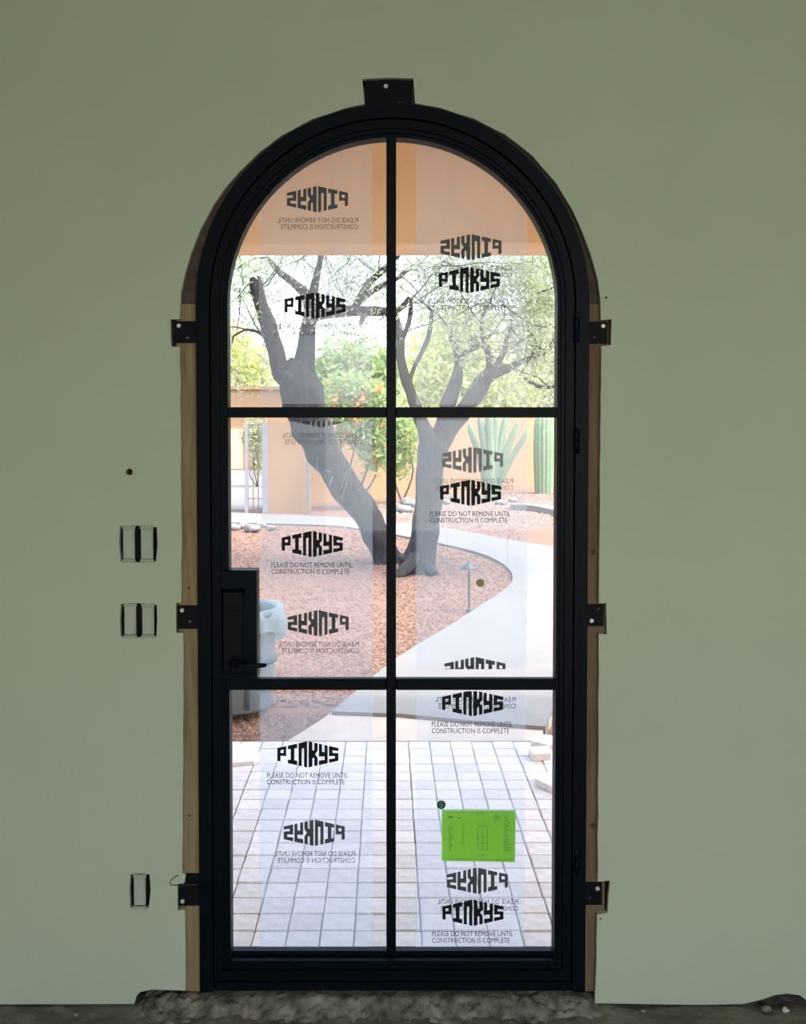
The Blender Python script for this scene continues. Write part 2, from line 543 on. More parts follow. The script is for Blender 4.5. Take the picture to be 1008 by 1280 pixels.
def arch_sweep(mb, profile, n=44, z_bot=0.0, a0=None, a1=None):
    """closed (d,y) profile swept along the door outline"""
    rings = []
    secs = [('leg', -1, z_bot)] + [('arc', math.pi - math.pi * i / n, 0) for i in range(n + 1)] + [('leg', 1, z_bot)]
    if a0 is not None:
        secs = [('arc', a0 + (a1 - a0) * i / n, 0) for i in range(n + 1)]
    for kind, a, zb in secs:
        ring = []
        for d, y in profile:
            r = DR - d
            if kind == 'leg':
                ring.append((DCX + a * r, y, zb))
            else:
                ring.append((DCX + r * math.cos(a), y, DSP + r * math.sin(a)))
        rings.append(ring)
    k = len(profile)
    vv = [p for r_ in rings for p in r_]
    fs = []
    for i in range(len(rings) - 1):
        for j in range(k):
            m = (j + 1) % k
            fs.append((i * k + j, i * k + m, (i + 1) * k + m, (i + 1) * k + j))
    fs.append(tuple(range(k - 1, -1, -1)))
    fs.append(tuple((len(rings) - 1) * k + j for j in range(k)))
    return mb.add(vv, fs)

# rough framing seen in the gap between drywall and frame
ZS = DSP - 0.02
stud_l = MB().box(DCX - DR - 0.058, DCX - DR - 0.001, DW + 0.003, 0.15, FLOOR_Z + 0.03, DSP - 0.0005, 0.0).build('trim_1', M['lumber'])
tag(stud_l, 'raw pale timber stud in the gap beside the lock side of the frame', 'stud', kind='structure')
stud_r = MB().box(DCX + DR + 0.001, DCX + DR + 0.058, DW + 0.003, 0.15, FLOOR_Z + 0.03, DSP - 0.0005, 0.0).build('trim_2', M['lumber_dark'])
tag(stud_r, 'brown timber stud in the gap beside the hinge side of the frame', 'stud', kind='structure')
hd = arch_sweep(MB(), [(-0.001, DW + 0.004), (-0.001, 0.15), (-0.056, 0.15), (-0.056, DW + 0.004)], a0=0.0, a1=math.pi).build('trim_3', M['header'])
fix_normals(hd)
tag(hd, 'curved timber blocking behind the arched top of the steel frame', 'blocking', kind='structure')
# dark flashing strips and knots on the framing
for (u, v, s, par) in ((742, 690, 1, stud_r), (742, 1032, 1, stud_r), (237, 1020, -1, stud_l), (236, 735, -1, stud_l)):
    c = xz(u, v, DW)
    MB().disc(c, 0.008 if s > 0 else 0.0035, DW + 0.0022, DW + 0.008, 14).build('knot', M['knot'], par)

# floor
def lumpy_grid(x0, x1, nx, y0, y1, ny, zf):
    mb = MB()
    vv = []
    for j in range(ny + 1):
        for i in range(nx + 1):
            x = x0 + (x1 - x0) * i / nx
            y = y0 + (y1 - y0) * j / ny
            vv.append((x, y, zf(x, y)))
    fs = [(j * (nx + 1) + i, j * (nx + 1) + i + 1, (j + 1) * (nx + 1) + i + 1, (j + 1) * (nx + 1) + i) for j in range(ny) for i in range(nx)]
    return mb.add(vv, fs, True)
def floor_z(x, y):
    near = max(0.0, 1 - abs(y + 0.02) / 0.25)
    return FLOOR_Z - 0.004 + near * 0.010 * noise.noise(Vector((x * 9, y * 14, 1))) + near * 0.005 * noise.noise(Vector((x * 30, y * 40, 4)))
fl = MB()
fl.v, fl.f, fl.s = lumpy_grid(XL, XR, 190, -0.45, 0.075, 34, floor_z).__dict__.values()
fl.box(XL, XR, YB, -0.45, FLOOR_Z - 0.2, FLOOR_Z - 0.004)
floor = fl.build('floor', M['floor'])
tag(floor, 'rough bare concrete floor with mortar smears', 'floor', kind='structure')
# mortar bed below the door and the broken drywall foot
def bed_z(x, y):
    e = min((x - bx0) / 0.04, (bx1 - x) / 0.04, 1.0)
    t = max(0.0, min(1.0, (y + 0.055) / 0.06))
    h = t * (0.034 if x > at(250, 1240).x else 0.026)
    return FLOOR_Z - 0.006 + max(0, e) * min(0.0305, (h + 0.012 * noise.noise(Vector((x * 18, y * 30, 2))) * t + 0.008 * noise.noise(Vector((x * 60, y * 60, 7))) + 0.005 * noise.noise(Vector((x * 130, y * 130, 3)))))
bx0, bx1 = at(166, 1240).x, at(752, 1240).x
bed = lumpy_grid(bx0, bx1, 280, -0.07, 0.22, 50, bed_z).build('trim_4', M['mortar'])
tag(bed, 'crumbling mortar bed under the steel door threshold', 'mortar', kind='structure')

# remaining shell of the room, with the wide window behind the camera
ceil = MB().box(XL - 0.1, XR + 0.1, YB - 0.1, 0.25, ZT, ZT + 0.1).build('ceiling', M['room'])
tag(ceil, 'plain painted ceiling of the unfinished room', 'ceiling', kind='structure')
wall_l = MB().box(XL - 0.1, XL, YB, 0.25, FLOOR_Z - 0.1, ZT).build('wall_left', M['wall'])
tag(wall_l, 'sage painted wall on the light switch side of the room', 'wall', kind='structure')
wall_r = MB().box(XR, XR + 0.1, YB, 0.25, FLOOR_Z - 0.1, ZT).build('wall_right', M['wall'])
tag(wall_r, 'sage painted wall on the hinge side of the room', 'wall', kind='structure')
bo = [(XL, FLOOR_Z - 0.1), (XR, FLOOR_Z - 0.1), (XR, ZT), (XL, ZT)]
bh = [(-0.65, 0.5), (-0.65, 2.7), (2.65, 2.7), (2.65, 0.5)]
wall_b = fix_normals(MB().prism(bo, [bh], YB, YB + 0.1).build('wall_back', M['wall']))
tag(wall_b, 'sage painted wall with a wide window opposite the arched door', 'wall', kind='structure')
wf = MB()
for x in (-0.65, 0.97, 2.59):
    wf.box(x, x + 0.06, YB + 0.02, YB + 0.08, 0.5, 2.7)
wf.box(-0.65, 2.65, YB + 0.02, YB + 0.08, 0.5, 0.56).box(-0.65, 2.65, YB + 0.02, YB + 0.08, 2.64, 2.7)
win = wf.build('window_1', M['room'])
tag(win, 'wide three post window frame opposite the arched door', 'window', kind='structure')

# ================================================================== THE DOOR
door = empty('door_1', (DCX, 0.03, 0.0), 'black steel arched door with six glass panes covered in printed film', 'door', kind='structure')
Z0 = 0.0
fr = MB()
arch_sweep(fr, [(0, -0.002), (0.036, -0.002), (0.036, 0.030), (0.052, 0.030), (0.052, 0.12), (0, 0.12)], z_bot=Z0)
fix_normals(fr.build('door_frame', M['steel'], door))
MB().box(DCX - DR + 0.036, DCX + DR - 0.036, 0.004, 0.12, Z0, 0.024, 0.002).build('threshold', M['steel'], door)
# leaf
LB = 0.028                                  # leaf bottom
GB = at(490, 1187, 0.05).z                  # glass bottom
GR = DR - 0.0825                            # glass half width
leaf = MB()
arch_sweep(leaf, [(0.039, 0.007), (0.062, 0.007), (0.062, 0.016), (0.0725, 0.016), (0.0725, 0.024), (0.0825, 0.024), (0.0825, 0.068), (0.055, 0.068), (0.055, 0.028), (0.039, 0.028)], z_bot=LB)
lw = DR - 0.062
leaf.box(DCX - lw, DCX + lw, 0.0072, 0.068, LB, GB - 0.036)
leaf.box(DCX - lw, DCX + lw, 0.018, 0.068, GB - 0.036, GB - 0.013)
leaf.box(DCX - lw, DCX + lw, 0.045, 0.068, GB - 0.014, GB - 0.001)
leafo = fix_normals(leaf.build('door_leaf', M['steel'], door))
# glazing bars
bw = 0.0135
BX = at(489.2, 700, 0.03).x
H1a, H1b = at(490, 522, 0.03).z, at(490, 509, 0.03).z
H2a, H2b = at(490, 862, 0.03).z, at(490, 848, 0.03).z
ztop_in = DSP + GR
MB().box(BX - bw, BX + bw, 0.022, 0.0475, GB, ztop_in + 0.004, 0.002).build('glazing_bar', M['steel'], door)
for a, b in ((H1a, H1b), (H2a, H2b)):
    for x0, x1 in ((DCX - GR, BX - bw), (BX + bw, DCX + GR)):
        MB().box(x0, x1, 0.024, 0.0475, a, b, 0.002).build('glazing_bar', M['steel'], door)

# lock box
LX0, LX1 = DCX - DR + 0.060, at(321.5, 780, 0.012).x
LZ0, LZ1 = at(300, 850, 0.012).z, at(300, 713, 0.012).z
lb = MB().box(LX0, LX1, 0.010, 0.066, LZ0, LZ1, 0.002).build('lock_box', M['steel'], door)
MB().prism([(LX0 + 0.004, LZ0 + 0.02), (LX1 - 0.002, LZ0 + 0.02), (LX1 - 0.002, LZ1 - 0.003), (LX0 + 0.004, LZ1 - 0.003)],
           [[xz(276, 843, .01), xz(307, 843, .01), xz(307, 736, .01), xz(276, 736, .01)]], 0.0065, 0.0105).build('lock_trim', M['steel'], lb)
px0, px1 = at(279, 780, .006).x, at(304, 780, .006).x
MB().box(px0, px1, 0.004, 0.0105, at(290, 838, .006).z, at(290, 740, .006).z, 0.0015).build('escutcheon', M['steel_dull'], lb)
kc = xz(291, 765, 0.004)
kh = MB().disc(kc, 0.009, -0.004, 0.005, 18)
kh.box(kc[0] - 0.003, kc[0] + 0.003, -0.006, 0.001, kc[1] - 0.016, kc[1] - 0.002)
kh.build('lock_cylinder', M['steel_dull'], lb)
hc = xz(292, 828, -0.02)
lev = MB().disc(hc, 0.013, -0.010, 0.005, 20)
lev.tube([(hc[0], 0.0, hc[1]), (hc[0], -0.045, hc[1]), (hc[0] + 0.012, -0.052, hc[1])], [0.009, 0.009, 0.009], 12)
e = xz(333, 832, -0.052)
lev.tube([(hc[0] - 0.006, -0.052, hc[1]), (hc[0] + 0.03, -0.054, hc[1] - 0.001), (e[0] - 0.012, -0.054, e[1] + 0.001), (e[0], -0.050, e[1] + 0.001)], [0.008, 0.0075, 0.0065, 0.005], 12)
lev.build('lever_handle', M['steel'], lb)

# hinges
for va, vb in ((397, 428), (537, 567), (1062, 1092)):
    c = at(721.5, (va + vb) / 2, -0.002)
    za, zb = at(721.5, vb, 0).z, at(721.5, va, 0).z
    hg = MB()
    hg.lathe((c.x, 0.001, za), [(0.0, 0), (0.008, 0), (0.008, (zb - za) / 2 - 0.001), (0.0072, (zb - za) / 2), (0.008, (zb - za) / 2 + 0.001), (0.008, zb - za), (0.004, zb - za + 0.004), (0.0, zb - za + 0.004)], 16)
    ho = hg.build('hinge', M['steel'], door)
    MB().lathe((c.x, 0.001, zb + 0.004), [(0, 0.0035), (0.0025, 0.002), (0.0025, 0), (0, 0)], 10).build('hinge_pin', M['screw'], ho)

# mounting tabs welded to the frame, screwed into the framing
def tabs():
    # corners px, screw px, empty hole px
    data = [((217, 401.5, 246, 428.5), (223.5, 407), (234, 422)), ((222, 757, 248, 786), (227.5, 763), (237.5, 777)),
            ((222, 1105, 249, 1132), (228, 1127), None),
            ((735, 402, 759.5, 429.5), (754.5, 407.5), (744, 421.5)), ((733, 755.5, 755, 782.5), (740, 776), (749, 761.5)),
            ((727, 1103.5, 753, 1131), (747.5, 1111), (738, 1123)),
            ((457, 101, 515, 134), (482.5, 107.5), (500, 127))]
    for (a, b, c, d), s, h in data:
        p0, p1 = at(a, d, 0.012), at(c, b, 0.012)
        out = [(p0.x, p0.z), (p1.x, p0.z), (p1.x, p1.z), (p0.x, p1.z)]
        hs = []
        if h:
            hc_ = xz(h[0], h[1], 0.012)
            hs = [[(hc_[0] + 0.0042 * math.cos(-2 * math.pi * i / 12), hc_[1] + 0.0042 * math.sin(-2 * math.pi * i / 12)) for i in range(12)]]
        t = MB().prism(out, hs, 0.011, 0.0165)
        to = fix_normals(t.build('mounting_tab', M['steel_dull'], door))
        sc = xz(s[0], s[1], 0.009)
        sm = MB()
        for r0, r1, y0, y1 in ((0.0062, 0.0062, 0.0095, 0.011), (0.0062, 0.0045, 0.0075, 0.0095)):
            n = 16
            vv = [(sc[0] + r0 * math.cos(2 * math.pi * j / n), y1, sc[1] + r0 * math.sin(2 * math.pi * j / n)) for j in range(n)]
            vv += [(sc[0] + r1 * math.cos(2 * math.pi * j / n), y0, sc[1] + r1 * math.sin(2 * math.pi * j / n)) for j in range(n)]
            sm.add(vv, [(j, (j + 1) % n, n + (j + 1) % n, n + j) for j in range(n)] + [tuple(range(2 * n - 1, n - 1, -1))])
        fix_normals(sm.build('screw', M['screw'], to))
tabs()
# second, upper plate of the lowest lock side tab
p0, p1 = at(231, 1106, 0.012), at(249, 1092.5, 0.012)
MB().box(p0.x, p1.x, 0.012, 0.0165, p0.z, p1.z).build('mounting_tab', M['steel_dull'], door)

# wire tie hooked on the lowest tab
wp = [at(u, v, -0.003) for u, v in ((247, 1106), (230, 1106), (216, 1106.5), (212.5, 1104), (214.5, 1100), (221.5, 1094.5), (223, 1095.5))]
wpp, wrr = smooth_path(wp, [0.0011] * len(wp), 4)
wire = MB().tube(wpp, wrr, 6).build('wire_tie', M['screw'])
wire.data.materials[0] = M['lamp']
tag(wire, 'thin bent wire hooked over a lower mounting tab by the floor outlet', 'wire')

# glass panes: (shape outline in x,z)
GY0, GY1 = 0.050, 0.056
def pane(x0, x1, z0, z1, arch=False, notch=None):
    pts = [(x0, z0), (x1, z0)]
    if arch:
        n = 18
        if x0 < DCX - 0.2:      # lock side: arch from (x1, top) to (x0, spring)
            a0 = math.acos(max(-1, min(1, (x1 - DCX) / GR)))
            arc = [(DCX + GR * math.cos(a0 + (math.pi - a0) * i / n), DSP + GR * math.sin(a0 + (math.pi - a0) * i / n)) for i in range(n + 1)]
        else:
            a0 = math.acos(max(-1, min(1, (x0 - DCX) / GR)))
            arc = [(DCX + GR * math.cos(a0 * i / n), DSP + GR * math.sin(a0 * i / n)) for i in range(n + 1)]
        pts += arc
    else:
        pts += [(x1, z1), (x0, z1)]
    if notch:
        xn, zn = notch
        pts = [(xn, z0), (x1, z0), (x1, z1), (x0, z1), (x0, zn), (xn, zn)]
    return pts
xa0, xa1, xb0, xb1 = DCX - GR, BX - bw, BX + bw, DCX + GR
PANES = [pane(xa0, xa1, H1b, 0, True), pane(xb0, xb1, H1b, 0, True), pane(xa0, xa1, H2b, H1a, notch=(LX1, LZ1)),
         pane(xb0, xb1, H2b, H1a), pane(xa0, xa1, GB, H2a), pane(xb0, xb1, GB, H2a)]
for pts in PANES:
    fix_normals(MB().prism(pts, [], GY0, GY1).build('glass_pane', M['glass'], door))

# ================================================================== PROTECTIVE FILM AND PRINT
LETTERS = [
    (152, 250, [(0, .36, -1, 1), (.36, 1, .6, 1), (.7, 1, -.2, .6), (.36, .7, -.2, .2)]),
    (268, 370, [(0, 1, .58, 1), (0, 1, -1, -.58), (.3, .7, -.58, .58)]),
    (385, 480, [(0, 1, .5, 1), (0, .37, -1, .5), (.63, 1, -1, .5)]),
    (495, 595, [(0, .42, -1, 1), (.62, 1, .35, 1), (.62, 1, -1, -.3), [(.42, -.3), (1, -.3), (.72, 0), (1, .35), (.42, .35)]]),
    (608, 705, [(0, .36, -.2, 1), (.64, 1, -1, 1), (.36, .64, -.2, .25), (0, .64, -1, -.58)]),
    (718, 822, [(0, 1, .52, 1), (0, .38, -.22, .52), (.38, 1, -.22, .2), (.62, 1, -1, -.22), (0, .62, -1, -.55)]),
]
def logo_polys(uc, vc, mirror):
    """letter polygons in pixel offsets around a logo centre"""
    out = []
    for x0, x1, shapes in LETTERS:
        for s in shapes:
            if isinstance(s, tuple):
                s = [(s[0], s[2]), (s[1], s[2]), (s[1], s[3]), (s[0], s[3])]
            pl = []
            for a, b in s:
                x = x0 + a * (x1 - x0) - 487
                h = 145 - 75 * abs(x) / 335
                pl.append((x / 8.77, -b * h / 8.77))
            if mirror:
                pl = [(-x, y) for x, y in pl][::-1]
            out.append([(uc + x, vc + y) for x, y in pl])
    return out

def text_tris(body, height):
    cu = bpy.data.curves.new('notice', 'FONT')
    cu.body = body
    cu.size = 1.0
    cu.resolution_u = 2
    ob = bpy.data.objects.new('notice', cu)
    COL.objects.link(ob)
    dg = bpy.context.evaluated_depsgraph_get()
    me = bpy.data.meshes.new_from_object(ob.evaluated_get(dg))
    vv = [(v.co.x, v.co.y) for v in me.vertices]
    ff = [tuple(p.vertices) for p in me.polygons]
    COL.objects.unlink(ob)
    bpy.data.objects.remove(ob)
    bpy.data.curves.remove(cu)
    bpy.data.meshes.remove(me)
    xs = [v[0] for v in vv]
    return vv, ff, min(xs), max(xs)
T1 = text_tris('PLEASE DO NOT REMOVE UNTIL', 1)
T2 = text_tris('CONSTRUCTION IS COMPLETE', 1)

OUTER = {}

def film(pane_id, side, u0, u1, v0, v1, marks, label):
    Yf = 0.0475 if side == 'in' else 0.0585
    sgn = -1 if side == 'in' else 1
    x0, x1 = at(u0, 600, Yf).x, at(u1, 600, Yf).x
    zt, zb = at(490, v0, Yf).z, at(490, v1, Yf).z
    nx, nz = 14, 22
    mb = MB()
    vv = []
    for j in range(nz + 1):
        for i in range(nx + 1):
            x = x0 + (x1 - x0) * i / nx
            top = zt
            if pane_id < 2:
                dx = x - DCX
                top = min(zt, DSP + math.sqrt(max(0, (GR - 0.003) ** 2 - dx * dx)))
            edge = 0.0012 * noise.noise(Vector((x * 11, pane_id * 3.1, Yf * 90)))
            z = zb + (top - zb) * j / nz
            if j == nz and pane_id >= 2:
                z += edge
            if j == 0:
                z += edge
            xx = x + (0.0008 * noise.noise(Vector((z * 9, pane_id, Yf * 50))) if i in (0, nx) else 0)
            vv.append((xx, Yf + sgn * 0.0006 * (0.5 + 0.5 * noise.noise(Vector((x * 25, z * 7, pane_id)))), z))
    fs = [(j * (nx + 1) + i, j * (nx + 1) + i + 1, (j + 1) * (nx + 1) + i + 1, (j + 1) * (nx + 1) + i) for j in range(nz) for i in range(nx)]
    mb.add(vv, fs, True)
    fo = mb.build('protective_film', M['film_' + side])
    tag(fo, label, 'protective film', 'printed protective films on the door glass')
    if side == 'out': OUTER[pane_id] = fo
    Yp = Yf + sgn * 0.0009
    lo, hi = min(v0, v1), max(v0, v1)
    for uc, vc in marks:
        pm = MB()
        for pl in logo_polys(uc, vc, side == 'out'):
            pl = clip_poly(pl, 1, lo, True)
            if len(pl) >= 3: pl = clip_poly(pl, 1, hi, False)
            if len(pl) >= 3:
                pm.add([at(u, v, Yp) for u, v in pl], [tuple(range(len(pl)))])
        if pm.f and lo < vc - 17 and vc + 17 < hi:
            pm.build('printed_logo', M['print'], fo)
        elif pm.f:                                   # logo cut by the film edge: what is left of each letter stands alone
            k = 0
            for x0_, x1_, shapes in LETTERS:
                ca, cb = (x0_ - 487) / 8.77, (x1_ - 487) / 8.77
                if side == 'out': ca, cb = -cb, -ca
                lm = MB()
                for f in pm.f:
                    mu = sum(project(pm.v[i])[0] for i in f) / len(f) - uc
                    if ca - 0.5 <= mu <= cb + 0.5:
                        lm.add([pm.v[i] for i in f], [tuple(range(len(f)))])
                if lm.f:
                    lm.build('printed_letter', M['print'], fo)
        tm = MB()
        for (tv, tf, mn, mx), wpx, dv in ((T1, 101.0, 29.3), (T2, 97.0, 37.5)):
            if vc + dv > hi or vc + dv - 5 < lo: continue
            sx = wpx / (mx - mn)
            sy = 9.0
            pts = []
            for x, y in tv:
                du = -51 + (x - mn) * sx
                if side == 'out': du = -du
                pts.append(at(uc + du, vc + dv - y * sy, Yp))
            tm.add(pts, tf)
        if tm.f:
            tm.build('printed_notice', M['print_grey'], fo)
    return fo

film(0, 'in', 327, 466, 160, 497.5, [(394, 382)], 'clear film with readable black print inside the arched pane on the lock side')
film(0, 'out', 325, 465, 160, 505, [(397, 249)], 'clear film with mirrored black print outside the arched pane on the lock side')
film(1, 'in', 519, 657, 160, 506, [(587, 350)], 'clear film with readable black print inside the arched pane on the hinge side')
film(1, 'out', 520, 658, 160, 506, [(589, 309)], 'clear film with mirrored black print outside the arched pane on the hinge side')
film(2, 'in', 328, 465, 529, 845, [(390.5, 680)], 'clear film with readable black print inside the pane beside the lock box')
film(2, 'out', 326, 466, 526.5, 846, [(402, 518), (398, 779)], 'clear film with two mirrored prints outside the pane beside the lock box')
film(3, 'in', 519, 658, 525, 845, [(588.5, 616)], 'clear film with readable print inside the middle pane holding the olive dot')
film(3, 'out', 521, 660, 525, 836.5, [(591, 575), (594, 837.5)], 'clear film with mirrored print cut off above the bar, outside the olive dot pane')
film(4, 'in', 322, 465, 865, 1183, [(385, 943)], 'clear film with readable print inside the low pane beneath the lock box')
film(4, 'out', 324, 466, 866, 1184, [(393, 1041)], 'clear film with mirrored print outside the low pane beneath the lock box')
film(5, 'in', 519, 657, 864, 1184, [(591, 879), (591.5, 1141)], 'clear film with two readable prints inside the pane behind the green sheet')
film(5, 'out', 521, 659, 868, 1184, [(594, 848), (597, 1101)], 'clear film with mirrored print outside the pane behind the green sheet')

# whiter slivers painting in the glints along creases of the outer film
M['crease'] = see_through('film_crease', 0.55, (1, 1, 1), 0.03, body=0.95, rough=0.3)
def crease(fo, pts, w):
    m = MB()
    q, r_ = smooth_path([at(u, v, 0.0574) for u, v in pts], [w] * len(pts), 4)
    m.tube(q, r_, 5)
    m.build('crease', M['crease'], fo)
for fi, pts, w in ((2, [(440, 580), (435, 597), (428, 622)], .0008), (2, [(434, 588), (430, 600), (426, 612)], .0006), (2, [(416, 596), (412, 606)], .0008), (2, [(398, 570), (396, 582), (401, 592)], .0006),
                   (2, [(408, 588), (413, 590)], .0006), (3, [(655, 555), (650, 561), (646, 568)], .0008), (3, [(560, 664), (557, 700), (561, 760)], .0006), (3, [(638, 640), (634, 690), (640, 740)], .0005),
                   (1, [(601, 466), (597, 474), (595, 484)], .0007), (1, [(571, 460), (569, 470), (567, 474)], .0007)):
    crease(OUTER[fi], pts, w)

# green work sheet taped to the outside, seen through glass and film
YG = 0.0620
gq = [(552.5, 1012), (645, 1012.5), (644, 1077.5), (552.5, 1076)]
gp = MB()
gp.prism([xz(u, v, YG) for u, v in gq], [], YG, YG + 0.0004)
green = fix_normals(gp.build('green_sheet', M['green_paper']))
tag(green, 'bright green paper sheet with faint door drawing stuck to the glass', 'paper')
def seg(mb, a, b, w=0.5):
    (u0, v0), (u1, v1) = a, b
    dx, dy = u1 - u0, v1 - v0
    L = math.hypot(dx, dy) or 1
    nx_, ny_ = -dy / L * w / 2, dx / L * w / 2
    mb.add([at(u, v, YG - 0.0006) for u, v in ((u0 + nx_, v0 + ny_), (u1 + nx_, v1 + ny_), (u1 - nx_, v1 - ny_), (u0 - nx_, v0 - ny_))], [(0, 1, 2, 3)])
dr = MB()
arch_l = [(597.5, 1062), (597.5, 1038)] + [(603.5 - 6 * math.cos(math.pi * i / 10), 1038 - 6 * math.sin(math.pi * i / 10)) for i in range(1, 10)] + [(609.5, 1038), (609.5, 1062), (597.5, 1062)]
for a, b in zip(arch_l, arch_l[1:]): seg(dr, a, b, 0.6)
seg(dr, (603.5, 1033), (603.5, 1062), 0.5); seg(dr, (597.5, 1046), (609.5, 1046), 0.5); seg(dr, (597.5, 1054), (609.5, 1054), 0.5)
seg(dr, (603, 1027), (612, 1034), 0.4); seg(dr, (596, 1069), (609, 1069), 0.5); seg(dr, (602, 1067), (602, 1071), 0.5)
dr.build('printed_drawing', M['green_ink'], green)
tx = MB()
rr = random.Random(5)
for (ua, ub, va, vb) in ((561, 567, 1033, 1064), (578, 582, 1030, 1056), (618, 626, 1018, 1028), (630, 640, 1019, 1064), (595, 611, 1016, 1019)):
    v = va
    while v < vb:
        L = rr.uniform(0.4, 1.0) * (ub - ua)
        seg(tx, (ua, v), (ua + L, v + 0.2), 0.7)
        v += rr.uniform(1.7, 2.6)
seg(tx, (556, 1015.5), (641, 1015.8), 0.35); seg(tx, (556, 1073.5), (641, 1074.5), 0.45)
tx.build('printed_text', M['green_ink'], green)
bk = MB()
seg(bk, (560.5, 1021.3), (566.5, 1021.3), 1.6); seg(bk, (572.5, 1022.3), (576, 1022.3), 1.0)
bk.build('printed_mark', M['print'], green)

st = MB().disc(xz(551.8, 1005.8, 0.0468), at(557.3, 1005, 0.0468).x - at(551.8, 1005, 0.0468).x, 0.0455, 0.0462, 24).build('round_sticker', M['teal_sticker'])
tag(st, 'small round dark teal sticker by the corner of the green sheet', 'sticker')
si = MB()
for pts in ([(549.6, 1003.6), (551.5, 1002.8), (554, 1003.6)], [(549, 1006), (551, 1005.2), (553, 1006.4), (555, 1005.6)], [(550, 1008.4), (552.2, 1009), (554, 1008)]):
    q, r_ = smooth_path([at(u, v, 0.0453) for u, v in pts], [0.0006] * len(pts), 3)
    si.tube(q, r_, 5)
si.build('sticker_print', M['white_ink'], st)
od = MB().disc(xz(600.5, 728.5, 0.047), 0.0115, 0.0455, 0.0462, 24).build('round_sticker', M['olive_sticker'])
tag(od, 'small plain olive round sticker on the middle pane', 'sticker')

# ================================================================== LIGHT SWITCHES AND OUTLET
def elec_box(hole_px, label):
    (u0, v0, u1, v1) = hole_px
    a, b = at(u0 - 2, v1 + 2, DW), at(u1 + 2, v0 - 2, DW)
    x0, x1, z0, z1 = a.x, b.x, a.z, b.z
    t = 0.002
    m = MB()
    m.box(x0, x1, 0.062, 0.064, z0, z1)
    m.box(x0, x0 + t, DW + 0.001, 0.062, z0, z1).box(x1 - t, x1, DW + 0.001, 0.062, z0, z1)
    m.box(x0 + t, x1 - t, DW + 0.001, 0.062, z0, z0 + t).box(x0 + t, x1 - t, DW + 0.001, 0.062, z1 - t, z1)
    o = m.build('electrical_box', M['box_dark'])
    return tag(o, label, 'electrical box')
elec_box((149, 657, 197, 703), 'dark electrical box behind the upper pair of switches')
elec_box((150, 754, 197, 797), 'dark electrical box behind the lower pair of switches')
elec_box((162, 1092, 188.5, 1136), 'dark electrical box behind the masked floor outlet')

def rocker(u0, u1, v0, v1, label, tilt=1, name='rocker_switch', cat='switch', group=None):
    Yf = -0.004
    vm0, vm1 = v0 + 4.5, v1 - 4.5
    a, b = at(u0, vm1, Yf), at(u1, vm0, Yf)
    root = empty(name, ((a.x + b.x) / 2, 0.0, at(u0, v1, 0).z), label, cat, group)
    MB().box(a.x, b.x, -0.002, 0.005, a.z, b.z, 0.002).build('body', M['switch'], root)
    # mounting strap with ears at both ends
    for vv0, vv1, s in ((v0, vm0, 1), (vm1, v1, -1)):
        za, zb = at(0, vv1, 0).z, at(0, vv0, 0).z
        xm = (a.x + b.x) / 2
        w = (b.x - a.x) / 2 + 0.002
        e_ = MB().prism([(xm - w, za), (xm + w, za), (xm + w, zb), (xm + w * 0.6, zb), (xm + w * 0.6, zb - 0.003 * s), (xm - w * 0.6, zb - 0.003 * s), (xm - w * 0.6, zb), (xm - w, zb)] if s > 0 else
                        [(xm - w, za), (xm - w * 0.6, za), (xm - w * 0.6, za + 0.003), (xm + w * 0.6, za + 0.003), (xm + w * 0.6, za), (xm + w, za), (xm + w, zb), (xm - w, zb)], [], -0.0015, 0.0)
        st_ = fix_normals(e_.build('mounting_ear', M['switch_pale'], root))
        for k in range(4):
            xx = xm + w * (-0.75 + 0.5 * k)
            zz = (zb - 0.0016) if s > 0 else (za + 0.0016)
            MB().disc((xx, zz), 0.0009, -0.0019, -0.0014, 6).build('punched_dot', M['box_dark'], st_)
        MB().disc((xm, (za + zb) / 2), 0.0022, -0.0025, -0.0014, 12).build('screw', M['switch'], st_)
    # rocker paddle: two planes meeting in the middle
    g = 0.003
    x0, x1, z0, z1 = a.x + g, b.x - g, a.z + g, b.z - g
    zm = (z0 + z1) / 2
    yt, yb = (-0.0075, -0.003) if tilt > 0 else (-0.003, -0.0075)
    vv = [(x0, yb, z0), (x1, yb, z0), (x1, -0.004, zm), (x0, -0.004, zm), (x1, yt, z1), (x0, yt, z1),
          (x0, 0.0, z0), (x1, 0.0, z0), (x1, 0.0, z1), (x0, 0.0, z1)]
    fs = [(0, 1, 2, 3), (3, 2, 4, 5), (0, 6, 7, 1), (5, 4, 8, 9), (0, 3, 5, 9, 6), (1, 7, 8, 4, 2)]
    fix_normals(MB().add(vv, fs).build('rocker', M['switch'], root))
    return root
rocker(153.5, 167.8, 656.5, 703.5, 'almond rocker switch beside the frame, outer one of the upper pair', 1, group='bare rocker switches')
rocker(175.8, 190.8, 656.5, 703.5, 'almond rocker switch beside the frame, inner one of the upper pair', 1, group='bare rocker switches')
rocker(155, 169.5, 753.5, 798, 'almond rocker switch pressed at the top, outer one of the lower pair', -1, group='bare rocker switches')
rocker(177.5, 192, 753.5, 798, 'almond rocker switch with bright lower half, inner one of the lower pair', 1, group='bare rocker switches')
rocker(167, 181.5, 1091.5, 1137, 'single almond outlet with a paper mask, low on the wall', 1, 'wall_outlet', 'outlet')

